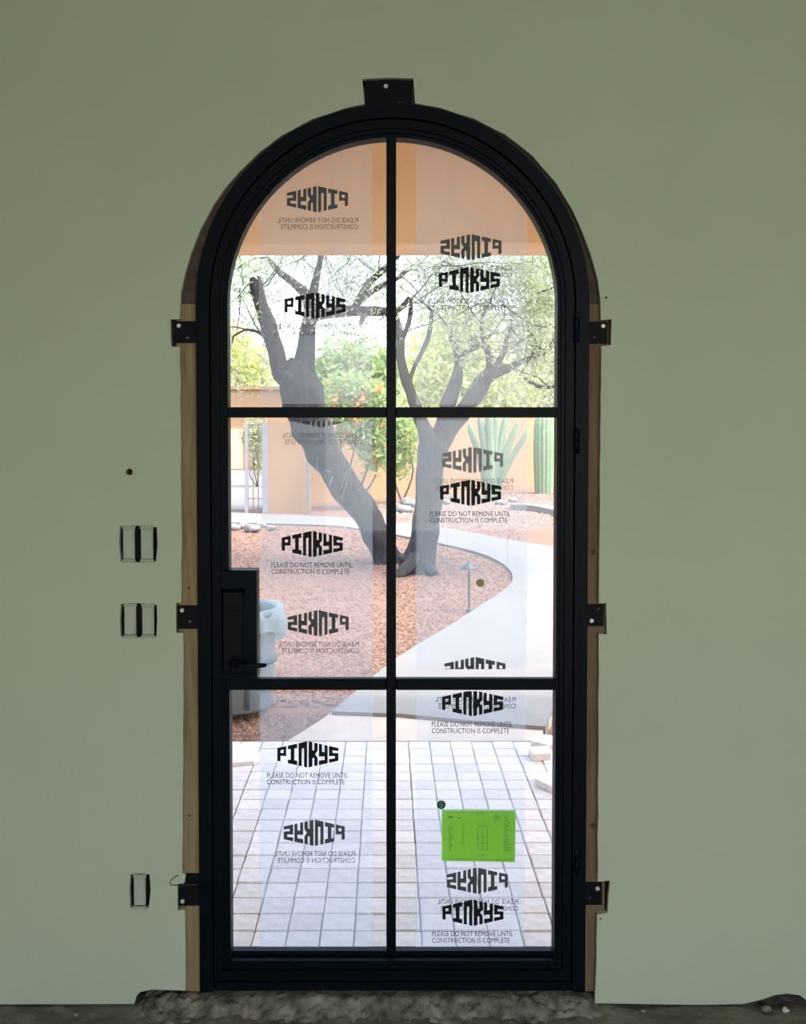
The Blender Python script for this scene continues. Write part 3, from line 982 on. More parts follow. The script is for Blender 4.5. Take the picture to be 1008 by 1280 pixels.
# chips and rubble along the foot of the wall
for i, (u, v, s, lab) in enumerate(((982, 1262, 0.010, 'white plaster chip on the floor under the broken drywall foot'), (637, 1262, 0.004, 'tiny white plaster crumb on the floor below the hinge side'),
                                   (200, 1262, 0.012, 'grey mortar lump at the foot of the broken drywall below the switches'), (805, 1263, 0.008, 'grey mortar chip on the floor by the hinge side wall'),
                                   (95, 1268, 0.009, 'dark mortar crumb on the floor below the light switches'), (955, 1256, 0.014, 'dark mortar lump filling the broken drywall foot'))):
    p = ground(u, v, FLOOR_Z + 0.002)
    p.y = min(p.y, -0.02)
    c = (p.x, p.y, FLOOR_Z - 0.004 + s * 0.5)
    o = MB().stone(c, (s, s * 0.7, s * 0.6), i + 2, 2).build('mortar_chip', M['room'] if 'white' in lab else M['mortar'])
    tag(o, lab, 'mortar chip', 'mortar chips along the wall foot')

# ================================================================== OUTSIDE: GROUND
gr_z = GZ - 0.012
def gnd_z(x, y):
    if y < 2.9: return GZ - 0.055
    return GZ - 0.012 + 0.012 * noise.noise(Vector((x * 1.3, y * 1.3, 3)))
gnd = MB()
gg = lumpy_grid(-16, 16, 110, 0.22, 26, 110, gnd_z)
gnd.v, gnd.f, gnd.s = gg.v, gg.f, gg.s
gnd.add([(-70, 26, GZ - 0.015), (70, 26, GZ - 0.015), (70, 95, GZ - 0.015), (-70, 95, GZ - 0.015),
         (-70, 0.3, GZ - 0.06), (-16, 0.3, GZ - 0.06), (-16, 26, GZ - 0.015), (-70, 26, GZ - 0.015),
         (16, 0.3, GZ - 0.06), (70, 0.3, GZ - 0.06), (70, 26, GZ - 0.015), (16, 26, GZ - 0.015)],
        [(0, 1, 2, 3), (4, 5, 6, 7), (8, 9, 10, 11)])
soil = gnd.build('garden_ground', M['soil'], origin=(0, 0, 0))
tag(soil, 'reddish tan desert garden ground', 'ground', kind='structure')

# patio of square pavers
WX, WY = 0.1084, 0.1054
xref = ground(313, 1184).x
yref = ground(480, 1163.5).y
PY1 = ground(480, 926).y
patio = empty('patio', (0, 1.2, GZ - 0.05), 'patio of pale square concrete pavers under the porch', 'patio', kind='structure')
pb = MB().box(-2.75, 2.75, 0.25, PY1 + 0.01, GZ - 0.05, GZ - 0.010).build('joint_bed', M['joint'], patio)
pmesh = []
for k in range(5):
    hx, hy = WX / 2 - 0.0019, WY / 2 - 0.0019
    b = MB().box(-hx, hx, -hy, hy, -0.04, 0.0, 0.004)
    for p in b.v:
        p.x += R.uniform(-0.0012, 0.0012); p.y += R.uniform(-0.0012, 0.0012)
    me = bpy.data.meshes.new('paver')
    me.from_pydata([tuple(p) for p in b.v], [], b.f)
    me.materials.append(M['paver'])
    pmesh.append(me)
cells = []
i0, i1 = int((-2.7 - xref) / WX), int((2.7 - xref) / WX)
j0, j1 = int((0.26 - yref) / WY), int((PY1 - yref) / WY)
for j in range(j0, j1):
    for i in range(i0, i1):
        x, y = xref + (i + 0.5) * WX, yref + (j + 0.5) * WY
        u, v = project((x, y, GZ))
        vis = 283 - 20 < u < 693 + 20 and 900 < v < 1200
        cells.append((0 if vis else 1, abs(u - 488) if vis else 0, y, x))
cells.sort()
rest = MB()
cnt = 0
for c in cells:
    y, x = c[2], c[3]
    dz = R.uniform(-0.0015, 0.0015)
    jx, jy = R.uniform(-0.0008, 0.0008), R.uniform(-0.0018, 0.0018)
    if c[0] == 0 and cnt < 300:
        o = bpy.data.objects.new('paver', R.choice(pmesh))
        COL.objects.link(o)
        o.parent = patio
        o.location = Vector((x + jx, y + jy, GZ + dz)) - WLOC[patio]
        o.rotation_euler = (R.uniform(-.006, .006), R.uniform(-.006, .006), R.uniform(-.006, .006))
        cnt += 1
    else:
        me = R.choice(pmesh)
        rest.add([v.co + Vector((x + jx, y + jy, GZ + dz)) for v in me.vertices], [tuple(p.vertices) for p in me.polygons])
tag(rest.build('paver_field', M['paver'], patio), kind='stuff')

# dusty apron between pavers and path
ap = [(-1.6, PY1 + 0.012)] + [(ground(u, v).x, ground(u, v).y) for u, v in ((372, 918), (400, 900), (424, 884))]
ap = [(ground(360, 924).x, PY1 + 0.012), (ground(400, 900).x, ground(400, 900).y), (ground(425, 882).x, ground(425, 882).y), (ground(690, 895).x, ground(690, 895).y), (ground(672, 926).x, PY1 + 0.012)]
apron = fix_normals(MB().slab(ap, GZ - 0.06, GZ - 0.004).build('apron', M['slab_edge']))
tag(apron, 'dusty tan strip between the pavers and the raised path', 'strip', kind='structure')

# curved concrete path, raised slab
PZ = GZ + 0.018
def gp2(u, v, z=PZ):
    p = ground(u, v, z)
    return (p.x, p.y)
path_px = [(415, 889), (440, 868), (497, 821), (560, 783), (600, 757), (625, 741), (638, 730), (641, 722), (638, 713), (625, 702), (600, 691), (560, 681), (500, 669), (445, 660), (400, 656), (283, 653), (200, 651),
           (200, 639), (283, 640), (445, 647.5), (500, 654), (570, 662), (640, 675), (690, 683), (760, 696), (830, 730), (800, 790), (740, 845), (693, 880), (682, 908), (640, 905), (500, 892)]
po = [gp2(u, v) for u, v in path_px]
ps = []
n = len(po)
keep = {0, n - 1, n - 2, n - 3, 16, 17}
for i in range(n):
    p0, p1, p2, p3 = [Vector(po[(i + k) % n]) for k in (-1, 0, 1, 2)]
    if i in keep or (i + 1) % n in keep:
        ps.append(tuple(p1)); continue
    for k in range(3):
        t = k / 3
        q = 0.5 * ((2 * p1) + (p2 - p0) * t + (2 * p0 - 5 * p1 + 4 * p2 - p3) * t * t + (3 * p1 - p0 - 3 * p2 + p3) * t ** 3)
        ps.append((q.x, q.y))
path = fix_normals(MB().slab(ps, GZ - 0.06, PZ).build('garden_path', M['concrete']))
tag(path, 'pale curving concrete garden path leading to the gate', 'path', kind='structure')

def in_poly(x, y, poly):
    c = False
    j = len(poly) - 1
    for i in range(len(poly)):
        if (poly[i][1] > y) != (poly[j][1] > y) and x < (poly[j][0] - poly[i][0]) * (y - poly[i][1]) / (poly[j][1] - poly[i][1]) + poly[i][0]:
            c = not c
        j = i
    return c

# pale driveway beyond the gate
dv = [gp2(u, v, GZ) for u, v in ((180, 638), (345, 638), (380, 600), (390, 588), (120, 588))]
drive = fix_normals(MB().slab(dv, GZ - 0.06, GZ + 0.012).build('driveway', M['concrete']))
tag(drive, 'pale driveway beyond the iron gate', 'driveway', kind='structure')

# gravel
def pebbles(name, n, region, m, label, smin, smax, seed):
    rr = random.Random(seed)
    mb = MB()
    octv = [(1, 0, 0), (-1, 0, 0), (0, 1, 0), (0, -1, 0), (0, 0, 1), (0, 0, -.4)]
    octf = [(0, 2, 4), (2, 1, 4), (1, 3, 4), (3, 0, 4)]
    vv, ff = [], []
    k = 0
    while k < n:
        u, v = rr.uniform(*region[:2]), rr.uniform(*region[2:])
        p = ground(u, v)
        if (v < 630 and u < 530) or v < 624 - (u - 530) * 0.06 and u >= 530: continue
        if in_poly(p.x, p.y, ps) or in_poly(p.x, p.y, ap) or p.y < PY1 + 0.02:
            k += 0.3; continue
        k += 1
        s = rr.uniform(smin, smax) * (0.7 + p.y / 14)
        a = rr.uniform(0, 6.28)
        ca, sa = math.cos(a), math.sin(a)
        sx, sy, sz = s * rr.uniform(.7, 1.3), s * rr.uniform(.7, 1.2), s * rr.uniform(.5, .9)
        z0 = gnd_z(p.x, p.y)
        b = len(vv)
        for q in octv:
            x, y = q[0] * sx * rr.uniform(.8, 1.2), q[1] * sy * rr.uniform(.8, 1.2)
            vv.append((p.x + x * ca - y * sa, p.y + x * sa + y * ca, z0 + 0.003 + q[2] * sz))
        ff += [tuple(i + b for i in f) for f in octf]
    mb.add(vv, ff)
    o = mb.build(name, m)
    return tag(o, label, 'gravel', kind='stuff')
pebbles('gravel', 14000, (240, 650, 655, 940), M['pebble'], 'reddish tan gravel spread around the tree and path', 0.008, 0.020, 3)
pebbles('gravel', 2600, (430, 760, 612, 660), M['pebble_grey'], 'grey tan gravel below the garden wall', 0.012, 0.026, 4)

# boulders
bl = [(292, 662, .12), (303, 660, .10), (315, 664, .13), (327, 659, .09), (338, 662, .08), (505, 640, .16), (515, 633, .18), (526, 637, .14), (495, 634, .10), (508, 630, .15), (522, 629, .14),
      (625, 630, .11), (642, 627, .10), (556, 630, .11)]
for i, (u, v, s) in enumerate(bl):
    p = ground(u, v)
    left = u < 400
    o = MB().stone((p.x, p.y, GZ + s * 0.3), (s, s * .8, s * .55), i + 11, 2).build('boulder', M['boulder'])
    tag(o, 'small pale rock edging the path before the gate' if left else ('pale granite rock in the bed behind the forked tree' if u < 600 else 'pale granite rock in the bed near the tall cactus'),
        'rock', 'rocks by the gate' if left else ('rocks behind the trees' if u < 600 else 'rocks by the cactus'))

# low concrete kerb on the far side of the path
kp, kr = smooth_path([ground(u, v) for u, v in ((640, 636), (665, 637), (690, 641), (725, 650), (780, 668))], [0.09] * 5, 5)
kb = MB()
for q0, q1 in zip(kp, kp[1:]):
    d = (q1 - q0).normalized(); nrm = Vector((-d.y, d.x, 0)) * 0.16
    kb.add([q0 + nrm + Vector((0, 0, .10)), q1 + nrm + Vector((0, 0, .10)), q1 - nrm + Vector((0, 0, .10)), q0 - nrm + Vector((0, 0, .10)),
            q0 + nrm - Vector((0, 0, .1)), q1 + nrm - Vector((0, 0, .1)), q1 - nrm - Vector((0, 0, .1)), q0 - nrm - Vector((0, 0, .1))],
           [(0, 1, 2, 3), (0, 4, 5, 1), (2, 6, 7, 3), (0, 3, 7, 4), (1, 5, 6, 2)])
kerb = kb.build('garden_kerb', M['concrete'])
tag(kerb, 'low pale concrete kerb in front of the tall cactus', 'kerb', kind='structure')

# loose pavers lying around
def loose(us, th, label, z=GZ, group='loose pavers at the patio edge'):
    pts = [ground(u, v, z + th) for u, v in us]
    o = fix_normals(MB().slab([(p.x, p.y) for p in pts], z + 0.001, z + th).build('loose_paver', M['paver']))
    return tag(o, label, 'paver', group)
loose([(664, 926), (672, 917), (697, 920), (700, 930), (686, 931)], 0.03, 'loose broken paver against the gravel at the patio corner')
loose([(661, 934), (667, 943), (689, 941.5), (686, 931.5)], 0.035, 'loose pale paver lying next to the broken one')
loose([(669, 973), (690, 983), (712, 986), (716, 970), (690, 962)], 0.03, 'loose pale slab lying on the pavers by the hinge side')
loose([(265, 956), (318, 951), (326, 945), (318, 930), (270, 930)], 0.02, 'pale broken slab lying on the pavers beyond the lock side')

# ================================================================== PORCH
BYF = 2.05
bz = at(490, 320, BYF + 0.30).z
porch = empty('porch', (0, 1.4, bz), 'peach stucco porch beam and soffit above the patio', 'porch', kind='structure')
stz = at(490, 160, BYF).z + 0.02
MB().box(-1.95, 3.2, BYF, BYF + 0.30, bz, stz + 0.25, 0.01).build('beam', M['stucco'], porch)
MB().box(-1.95, 3.2, 0.25, BYF, stz, stz + 0.12).build('soffit', M['soffit'], porch)
for x in (-1.95, 2.9):
    MB().box(x, x + 0.3, BYF - 0.005, BYF + 0.305, GZ - 0.05, bz, 0.01).build('column', M['stucco'], porch)

# ================================================================== GARDEN WALLS, HOUSE, GATE
def wall_run(name, pxs, vt_h, th, m, label):
    mb = MB()
    pts = [ground(u, v) for u, v in pxs]
    for p, q in zip(pts, pts[1:]):
        d = (q - p); d.z = 0; d.normalize()
        nrm = Vector((-d.y, d.x, 0)) * th
        z1 = Vector((0, 0, vt_h))
        dn = Vector((0, 0, 0.2))
        vv = [p - dn, q - dn, q + nrm - dn, p + nrm - dn, p + z1, q + z1, q + nrm + z1, p + nrm + z1]
        mb.add(vv, [(0, 1, 5, 4), (1, 2, 6, 5), (2, 3, 7, 6), (3, 0, 4, 7), (4, 5, 6, 7)])
    o = fix_normals(mb.build(name, m))
    return tag(o, label, 'wall', kind='structure')
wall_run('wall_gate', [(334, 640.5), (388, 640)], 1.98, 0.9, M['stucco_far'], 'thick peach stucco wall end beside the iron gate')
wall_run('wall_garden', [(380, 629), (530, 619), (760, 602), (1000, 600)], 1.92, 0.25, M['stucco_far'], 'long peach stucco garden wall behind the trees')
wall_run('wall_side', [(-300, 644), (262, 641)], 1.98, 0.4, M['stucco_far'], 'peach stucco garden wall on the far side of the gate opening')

hy = ground(300, 586).y
hx0, hx1 = at(150, 560, hy).x, at(356, 560, hy).x
hz = at(300, 487, hy).z
house = empty('neighbour_house', ((hx0 + hx1) / 2, hy + 2, GZ), 'low peach stucco house standing beyond the gate', 'house')
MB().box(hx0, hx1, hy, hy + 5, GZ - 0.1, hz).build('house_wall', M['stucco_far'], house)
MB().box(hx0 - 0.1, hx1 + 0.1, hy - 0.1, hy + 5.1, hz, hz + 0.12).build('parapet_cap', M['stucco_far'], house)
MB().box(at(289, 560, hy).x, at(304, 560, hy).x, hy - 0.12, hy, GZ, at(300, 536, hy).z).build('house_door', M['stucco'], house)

gy = ground(320, 640).y - 0.05
gate = empty('iron_gate', (at(320, 640, gy).x, gy, GZ), 'narrow iron bar gate between grey posts in the stucco wall', 'gate')
gz0, gz1 = at(320, 639, gy).z, at(320, 529, gy).z
def vbar(u0, u1, m, name, z0=None, z1=None, t=0.05):
    x0, x1 = at(u0, 600, gy).x, at(u1, 600, gy).x
    return MB().box(x0, x1, gy - t / 2, gy + t / 2, z0 if z0 is not None else gz0, z1 if z1 is not None else gz1).build(name, m, gate)
vbar(306.5, 310.5, M['post'], 'gate_post', GZ - 0.05, gz1, 0.07)
vbar(328.5, 335, M['post'], 'gate_post', GZ - 0.05, gz1, 0.09)
for u in (316.5, 323, ):
    vbar(u - 0.55, u + 0.55, M['gate'], 'gate_bar', gz0 + 0.03, gz1, 0.018)
for v, h in ((638.5, 1.6), (623, 1.0), (531, 1.4)):
    x0, x1 = at(310.5, 600, gy).x, at(328.5, 600, gy).x
    zc = at(320, v, gy).z
    MB().box(x0, x1, gy - 0.012, gy + 0.012, zc - h * 0.008, zc + h * 0.008).build('gate_rail', M['gate'], gate)
# white standpipe by the wall end
pp = ground(386.5, 641)
sp_ = MB().lathe((pp.x, pp.y - 0.08, GZ - 0.03), [(0, 0), (0.045, 0), (0.045, 1.02), (0.062, 1.02), (0.062, 1.12), (0.045, 1.14), (0, 1.14)], 16).build('standpipe', M['room'])
tag(sp_, 'short pale standpipe against the stucco wall end', 'pipe')

# ================================================================== PLANTS
def leaf_quads(mb, c, n, spread, size, rr, aspect=0.35):
    vv, ff = [], []
    for _ in range(n):
        p = Vector((rr.gauss(0, spread[0]), rr.gauss(0, spread[1]), rr.gauss(0, spread[2]))) + c
        d = Vector((rr.uniform(-1, 1), rr.uniform(-1, 1), rr.uniform(-1, 1)))
        if d.length < 0.1: continue
        d.normalize()
        e = d.cross(Vector((rr.uniform(-1, 1), rr.uniform(-1, 1), rr.uniform(-1, 1))))
        if e.length < 0.05: continue
        e.normalize()
        L = size * rr.uniform(0.6, 1.4)
        b = len(vv)
        vv += [p - d * L, p + e * L * aspect, p + d * L, p - e * L * aspect]
        ff.append((b, b + 1, b + 2, b + 3))
    mb.add(vv, ff)

def grow(tw, lf, p, d, L, r, depth, rr, leaf_n, leaf_s):
    pts, rads = [p], [r]
    q = p
    k = 4
    for i in range(k):
        d = (d + Vector((rr.gauss(0, .22), rr.gauss(0, .22), rr.gauss(0, .18)))).normalized()
        q = q + d * (L / k)
        pts.append(q); rads.append(max(0.002, r * (1 - 0.6 * (i + 1) / k)))
    tw.tube(pts, rads, 4 if depth < 2 else 5, cap=False)
    if depth == 0:
        for s in pts[1:]:
            leaf_quads(lf, s, leaf_n, (0.07, 0.07, 0.06), leaf_s, rr)
        return
    for i in range(rr.choice((2, 3, 3))):
        j = rr.choice((2, 3, 4))
        nd_ = (d + Vector((rr.uniform(-1, 1), rr.uniform(-1, 1), rr.uniform(-.6, .8))) * 0.85).normalized()
        grow(tw, lf, pts[j], nd_, L * rr.uniform(.6, .85), rads[j] * 0.75, depth - 1, rr, leaf_n, leaf_s)

def big_tree(base_px, limbs, Yt, label, seed, leaf_n, twig_from, cloud):
    rr = random.Random(seed)
    bpos = at(base_px[0], base_px[1], Yt)
    bpos.z = GZ
    root = empty('mesquite_tree', bpos, label, 'tree')
    tr = MB()
    s = pxm(Yt) * 0.5
    for limb in limbs:
        pts = [at(u, v, Yt + dy) for u, v, w, dy in limb]
        rads = [w * s for u, v, w, dy in limb]
        q, r_ = smooth_path(pts, rads, 6)
        tr.tube(q, r_, 14, rough=0.28)
    tr.build('trunk', M['bark'], root)
    tw, lf = MB(), MB()
    for (u, v, dy, du, dv_, L, r, depth) in twig_from:
        d = Vector((du, rr.uniform(-.5, .5), -dv_)).normalized()
        grow(tw, lf, at(u, v, Yt + dy), d, L, r, depth, rr, leaf_n, 0.028)
    for (u, v, dy, n, su, sv) in cloud:
        c = at(u, v, Yt + dy)
        k = pxm(Yt)
        leaf_quads(lf, c, n, (su * k, 0.5, sv * k), 0.030, rr, 0.3)
    tag(tw.build('twigs', M['twig'], root), kind='stuff')
    tag(lf.build('leaves', M['leaf'], root), kind='stuff')
    return root

YT = ground(500, 703).y
LA = [
    [(489, 712, 44, 0), (484, 698, 34, 0), (474, 675, 32, 0), (462, 650, 34, 0), (440, 618, 36, 0), (416, 585, 42, 0), (397, 548, 47, 0), (384, 515, 54, 0), (376, 488, 56, 0), (374, 465, 44, 0), (378, 452, 30, 0)],
    [(366, 485, 26, 0), (352, 463, 23, -.05), (345, 438, 20, -.1), (333, 402, 19, -.15), (324, 372, 17, -.2), (319, 347, 15, -.2)],
    [(378, 465, 34, 0), (383, 436, 22, .05), (385, 410, 18, .1), (388, 388, 17, .1), (380, 366, 13, .15), (362, 350, 10, .2), (348, 338, 8, .2), (334, 322, 5, .3)],
    [(387, 392, 14, .1), (392, 365, 11, .05), (397, 340, 9, 0), (404, 312, 6, 0), (410, 290, 4, 0)],
    [(386, 398, 13, .1), (410, 391, 14, .1), (440, 389, 15, .05), (462, 389, 13, 0), (483, 390, 11, 0), (500, 386, 7, 0), (512, 372, 5, 0)],
    [(442, 388, 9, .05), (452, 370, 9, .05), (462, 353, 9, 0), (474, 342, 8, 0), (490, 328, 6, -.05), (505, 312, 4, -.1)],
    [(448, 380, 6, .05), (460, 368, 7, 0), (476, 358, 7, 0), (494, 350, 5, 0), (512, 338, 3, 0)],
    [(458, 391, 9, 0), (453, 400, 7, -.05), (450, 407, 4, -.1)],
    [(346, 440, 5, -.1), (330, 420, 4, -.2), (310, 412, 3, -.3), (292, 420, 2, -.35)],
    [(368, 500, 22, -.1), (362, 476, 16, -.25), (354, 465, 8, -.3)],
]
TWA = []
for k, (u, v) in enumerate(((318, 350), (322, 362), (334, 322), (348, 338), (404, 312), (397, 340), (410, 290), (505, 312), (512, 338), (292, 420), (310, 412), (330, 420), (362, 350), (474, 342), (345, 330), (300, 360))):
    TWA.append((u, v, R.uniform(-.3, .4), R.uniform(-1, 1), -R.uniform(.1, 1.0) if k % 3 else 0.5, R.uniform(.5, .8), 0.012, 3))
for k in range(12):
    TWA.append((R.uniform(270, 480), R.uniform(240, 330), R.uniform(-.6, .8), R.uniform(-1, 1), R.uniform(.2, 1.0), R.uniform(.5, .8), 0.012, 3))
CLA = [(300, 335, -.2, 900, 22, 14), (330, 325, 0, 300, 20, 10), (410, 330, .3, 220, 40, 12), (450, 330, .3, 240, 30, 14), (300, 400, .2, 160, 14, 30), (305, 460, .3, 200, 14, 24)]
big_tree((487, 703), LA, YT, 'leaning dark-barked tree with a sawn-off stub limb', 21, 2, TWA, CLA)

YB_ = ground(522, 714).y
LBt = [
    [(521, 722, 56, 0), (524, 704, 42, 0), (528, 685, 36, 0), (532, 655, 34, 0), (536, 622, 33, 0), (539, 590, 33, 0), (542, 562, 36, 0), (545, 548, 30, 0)],
    [(512, 718, 16, -.1), (506, 704, 12, -.15), (500, 694, 8, -.2)],
    [(520, 694, 18, -.1), (510, 708, 17, -.2), (500, 717, 13, -.3), (492, 721, 7, -.35)],
    [(528, 700, 16, -.1), (536, 711, 14, -.2), (545, 718, 8, -.3)],
    [(540, 570, 24, 0), (531, 538, 18, -.05), (519, 506, 14, -.1), (509, 478, 13, -.1), (502, 452, 12, -.1), (501, 428, 11, -.1), (498, 408, 9, -.1), (493, 390, 6, -.1), (484, 374, 4, -.1)],
    [(501, 430, 7, -.1), (509, 410, 6, -.1), (513, 392, 6, -.1), (514, 374, 4, -.1)],
    [(511, 482, 6, -.1), (517, 462, 5, -.1), (530, 435, 6, 0), (537, 415, 6, 0), (540, 390, 4, 0)],
    [(542, 565, 24, .05), (552, 535, 20, .1), (561, 503, 18, .1), (570, 475, 14, .1), (573, 450, 10, .1), (566, 425, 8, .1), (556, 400, 5, .1)],
    [(544, 562, 26, .05), (562, 538, 23, .1), (582, 512, 23, .1), (599, 484, 21, .15), (613, 467, 18, .15), (636, 460, 11, .2), (656, 450, 7, .2), (680, 444, 4, .2)],
    [(612, 470, 12, .15), (612, 450, 9, .15), (606, 428, 8, .2), (603, 405, 6, .2), (608, 380, 4, .2)],
    [(618, 462, 10, .15), (630, 440, 7, .1), (634, 420, 6, .1), (640, 395, 4, .1)],
    [(573, 452, 7, .1), (585, 438, 8, .1), (600, 432, 6, .1)],
    [(664, 448, 4, .1), (672, 436, 6, -.1), (690, 434, 5, -.2), (708, 428, 4, -.2)],
    [(656, 472, 3, -.2), (670, 482, 5, -.2), (686, 484, 4, -.2), (704, 480, 3, -.2)],
]
TWB = []
for k, (u, v) in enumerate(((484, 374), (514, 374), (540, 390), (556, 400), (573, 440), (603, 405), (608, 380), (640, 395), (634, 420), (656, 450), (680, 444), (690, 434), (600, 432), (672, 436), (636, 460), (704, 480), (686, 484), (650, 470), (606, 428), (566, 425))):
    TWB.append((u, v, R.uniform(-.3, .4), R.uniform(-1, 1), -R.uniform(-.2, 1.0), R.uniform(.45, .75), 0.012, 3))
for k in range(22):
    TWB.append((R.uniform(540, 720), R.uniform(260, 420), R.uniform(-.8, .6), R.uniform(-1, 1), R.uniform(-.2, 1.0), R.uniform(.45, .75), 0.011, 3))
CLB = [(675, 345, -.2, 2400, 22, 26), (678, 400, -.2, 2000, 16, 26), (640, 340, 0, 1300, 30, 16), (590, 340, .2, 1200, 34, 16), (660, 480, .2, 700, 20, 22), (540, 345, .2, 360, 24, 16), (678, 450, .1, 500, 14, 24), (610, 400, .3, 500, 40, 20), (685, 490, .1, 260, 10, 14)]
big_tree((521, 716), LBt, YB_, 'upright dark-barked tree forking into three limbs beside the curved path', 33, 2, TWB, CLB)

def bushy(name, u, vbase, Y, crown, label, cat, m, n, size, seed, extra=None, group=None, stem=0.07):
    """trunk stems + crown made of leaf clumps; crown = list of (u, v, ru, rv)"""
    rr = random.Random(seed)
    k = pxm(Y)
    bp_ = at(u, vbase, Y); bp_.z = GZ
    root = empty(name, bp_, label, cat, group)
    st_ = MB()
    lf = MB()
    tot = sum(c[2] * c[3] for c in crown)
    for (cu_, cv, ru, rv) in crown:
        c = at(cu_, cv, Y)
        mid_ = (bp_ + c) / 2 + Vector((rr.uniform(-.3, .3), rr.uniform(-.3, .3), 0))
        q, r_ = smooth_path([bp_, mid_, c], [stem, stem * .7, stem * .2], 4)
        st_.tube(q, r_, 6)
        nn = int(n * ru * rv / tot)
        for _ in range(max(1, nn // 14)):
            th, ph, rad = rr.uniform(0, 6.28), math.acos(rr.uniform(-1, 1)), rr.uniform(.35, 1) ** 0.6
            o = Vector((ru * k * math.sin(ph) * math.cos(th), ru * k * 0.8 * math.sin(ph) * math.sin(th), rv * k * math.cos(ph))) * rad
            leaf_quads(lf, c + o, 14, (size * 1.9,) * 3, size, rr, 0.42)
    st_.build('stems', M['twig'], root)
    tag(lf.build('foliage', m, root), kind='stuff')
    if extra:
        fm = MB()
        for (cu_, cv, ru, rv) in crown:
            for _ in range(extra[1] // len(crown)):
                th, ph = rr.uniform(0, 6.28), math.acos(rr.uniform(-1, 1))
                c = at(cu_, cv, Y) + Vector((ru * k * math.sin(ph) * math.cos(th), -abs(ru * k * math.sin(ph) * math.sin(th)), rv * k * math.cos(ph)))
                leaf_quads(fm, c, 5, (size * .5,) * 3, size * .8, rr, 0.6)
        tag(fm.build('blossom', extra[0], root), kind='stuff')
    return root
YW = ground(500, 620).y
bushy('palo_verde', 585, 600, YW + 5, [(545, 460, 40, 45), (600, 470, 45, 40), (575, 420, 45, 30), (640, 490, 35, 30), (530, 500, 30, 22)], 'yellow blooming tree spreading behind the garden wall and the forked tree', 'tree', M['leaf_yellow'], 7000, 0.11, 41)
bushy('palo_verde', 690, 600, YW + 7, [(690, 470, 45, 40), (740, 440, 60, 50), (670, 420, 40, 30)], 'pale yellow-green tree behind the tall ribbed cactus and the wall', 'tree', M['leaf'], 4200, 0.12, 42)
bushy('palo_verde', 300, 600, YW + 20, [(300, 450, 34, 34), (330, 470, 26, 26), (268, 440, 40, 46)], 'yellow-green tree rising behind the peach house', 'tree', M['leaf_yellow'], 3600, 0.15, 43)
bushy('shade_tree', 440, 600, YW + 9, [(440, 460, 42, 26), (480, 470, 26, 30), (405, 478, 26, 22), (455, 495, 40, 20)], 'green tree behind the wall between the two dark trunks', 'tree', M['leaf_green'], 3600, 0.13, 44)
bushy('flowering_shrub', 440, 632, ground(440, 629).y - 1.3, [(430, 496, 34, 24), (462, 506, 26, 26), (452, 532, 28, 24), (472, 556, 16, 26)], 'orange flowering green shrub in front of the wall behind the leaning trunk', 'shrub', M['leaf_green'], 5200, 0.07, 45, (M['flower'], 44), stem=0.025)
bushy('green_shrub', 503, 634, ground(503, 624).y - 0.9, [(503, 545, 16, 30), (497, 575, 14, 18)], 'leafy green shrub before the wall between the two dark trunks', 'shrub', M['leaf_green'], 1800, 0.06, 46, stem=0.025)
bushy('gate_shrub', 322, 632, YW + 3, [(322, 548, 12, 18), (326, 572, 9, 14), (316, 540, 8, 10)], 'pale green drooping shrub behind the iron gate bars', 'shrub', M['leaf'], 900, 0.07, 47, stem=0.015)

bushy('palo_verde', 190, 600, YW + 6, [(190, 470, 50, 40), (140, 450, 45, 50), (225, 490, 30, 28)], 'broad yellow-green tree behind the wall past the gate opening', 'tree', M['leaf_yellow'], 3200, 0.12, 48)
bushy('shade_tree', 60, 600, YW + 3, [(60, 470, 55, 50), (10, 480, 45, 45)], 'rounded green tree at the far end of the gate wall', 'tree', M['leaf_green'], 3000, 0.12, 49)
bushy('shade_tree', 950, 600, YW + 9, [(950, 470, 60, 50), (1020, 480, 50, 45)], 'rounded green tree behind the wall well past the tall cactus', 'tree', M['leaf_green'], 3000, 0.12, 50)

# tall ribbed cactus
def ribbed(mb, pts, rads, ribs=14, n=56):
    pts = [Vector(p) for p in pts]
    vv, fs = [], []
    m = len(pts)
    for i in range(m):
        t = (pts[min(i + 1, m - 1)] - pts[max(i - 1, 0)]).normalized()
        a = t.cross(Vector((0, 1, 0))).normalized()
        b = t.cross(a)
        for j in range(n):
            th = 2 * math.pi * j / n
            r = rads[i] * (1 + 0.11 * math.cos(ribs * th))
            vv.append(pts[i] + (a * math.cos(th) + b * math.sin(th)) * r)
    for i in range(m - 1):
        for j in range(n):
            k = (j + 1) % n
            fs.append((i * n + j, i * n + k, (i + 1) * n + k, (i + 1) * n + j))
    mb.add(vv, fs, True)
cp_ = ground(680, 616)
kx = pxm(cp_.y)
sg = MB()
hs_ = at(680, 512, cp_.y).z - GZ
ribbed(sg, [(cp_.x, cp_.y, GZ - 0.03), (cp_.x, cp_.y, GZ + 0.3), (cp_.x, cp_.y, GZ + hs_ * .5), (cp_.x, cp_.y, GZ + hs_ * .85), (cp_.x, cp_.y, GZ + hs_ * .95), (cp_.x, cp_.y, GZ + hs_)], [kx * 10, kx * 11, kx * 12, kx * 11.5, kx * 8, kx * 1])
sgo = fix_normals(sg.build('saguaro_cactus', M['cactus']))
tag(sgo, 'thick upright ribbed cactus standing against the peach wall', 'cactus')
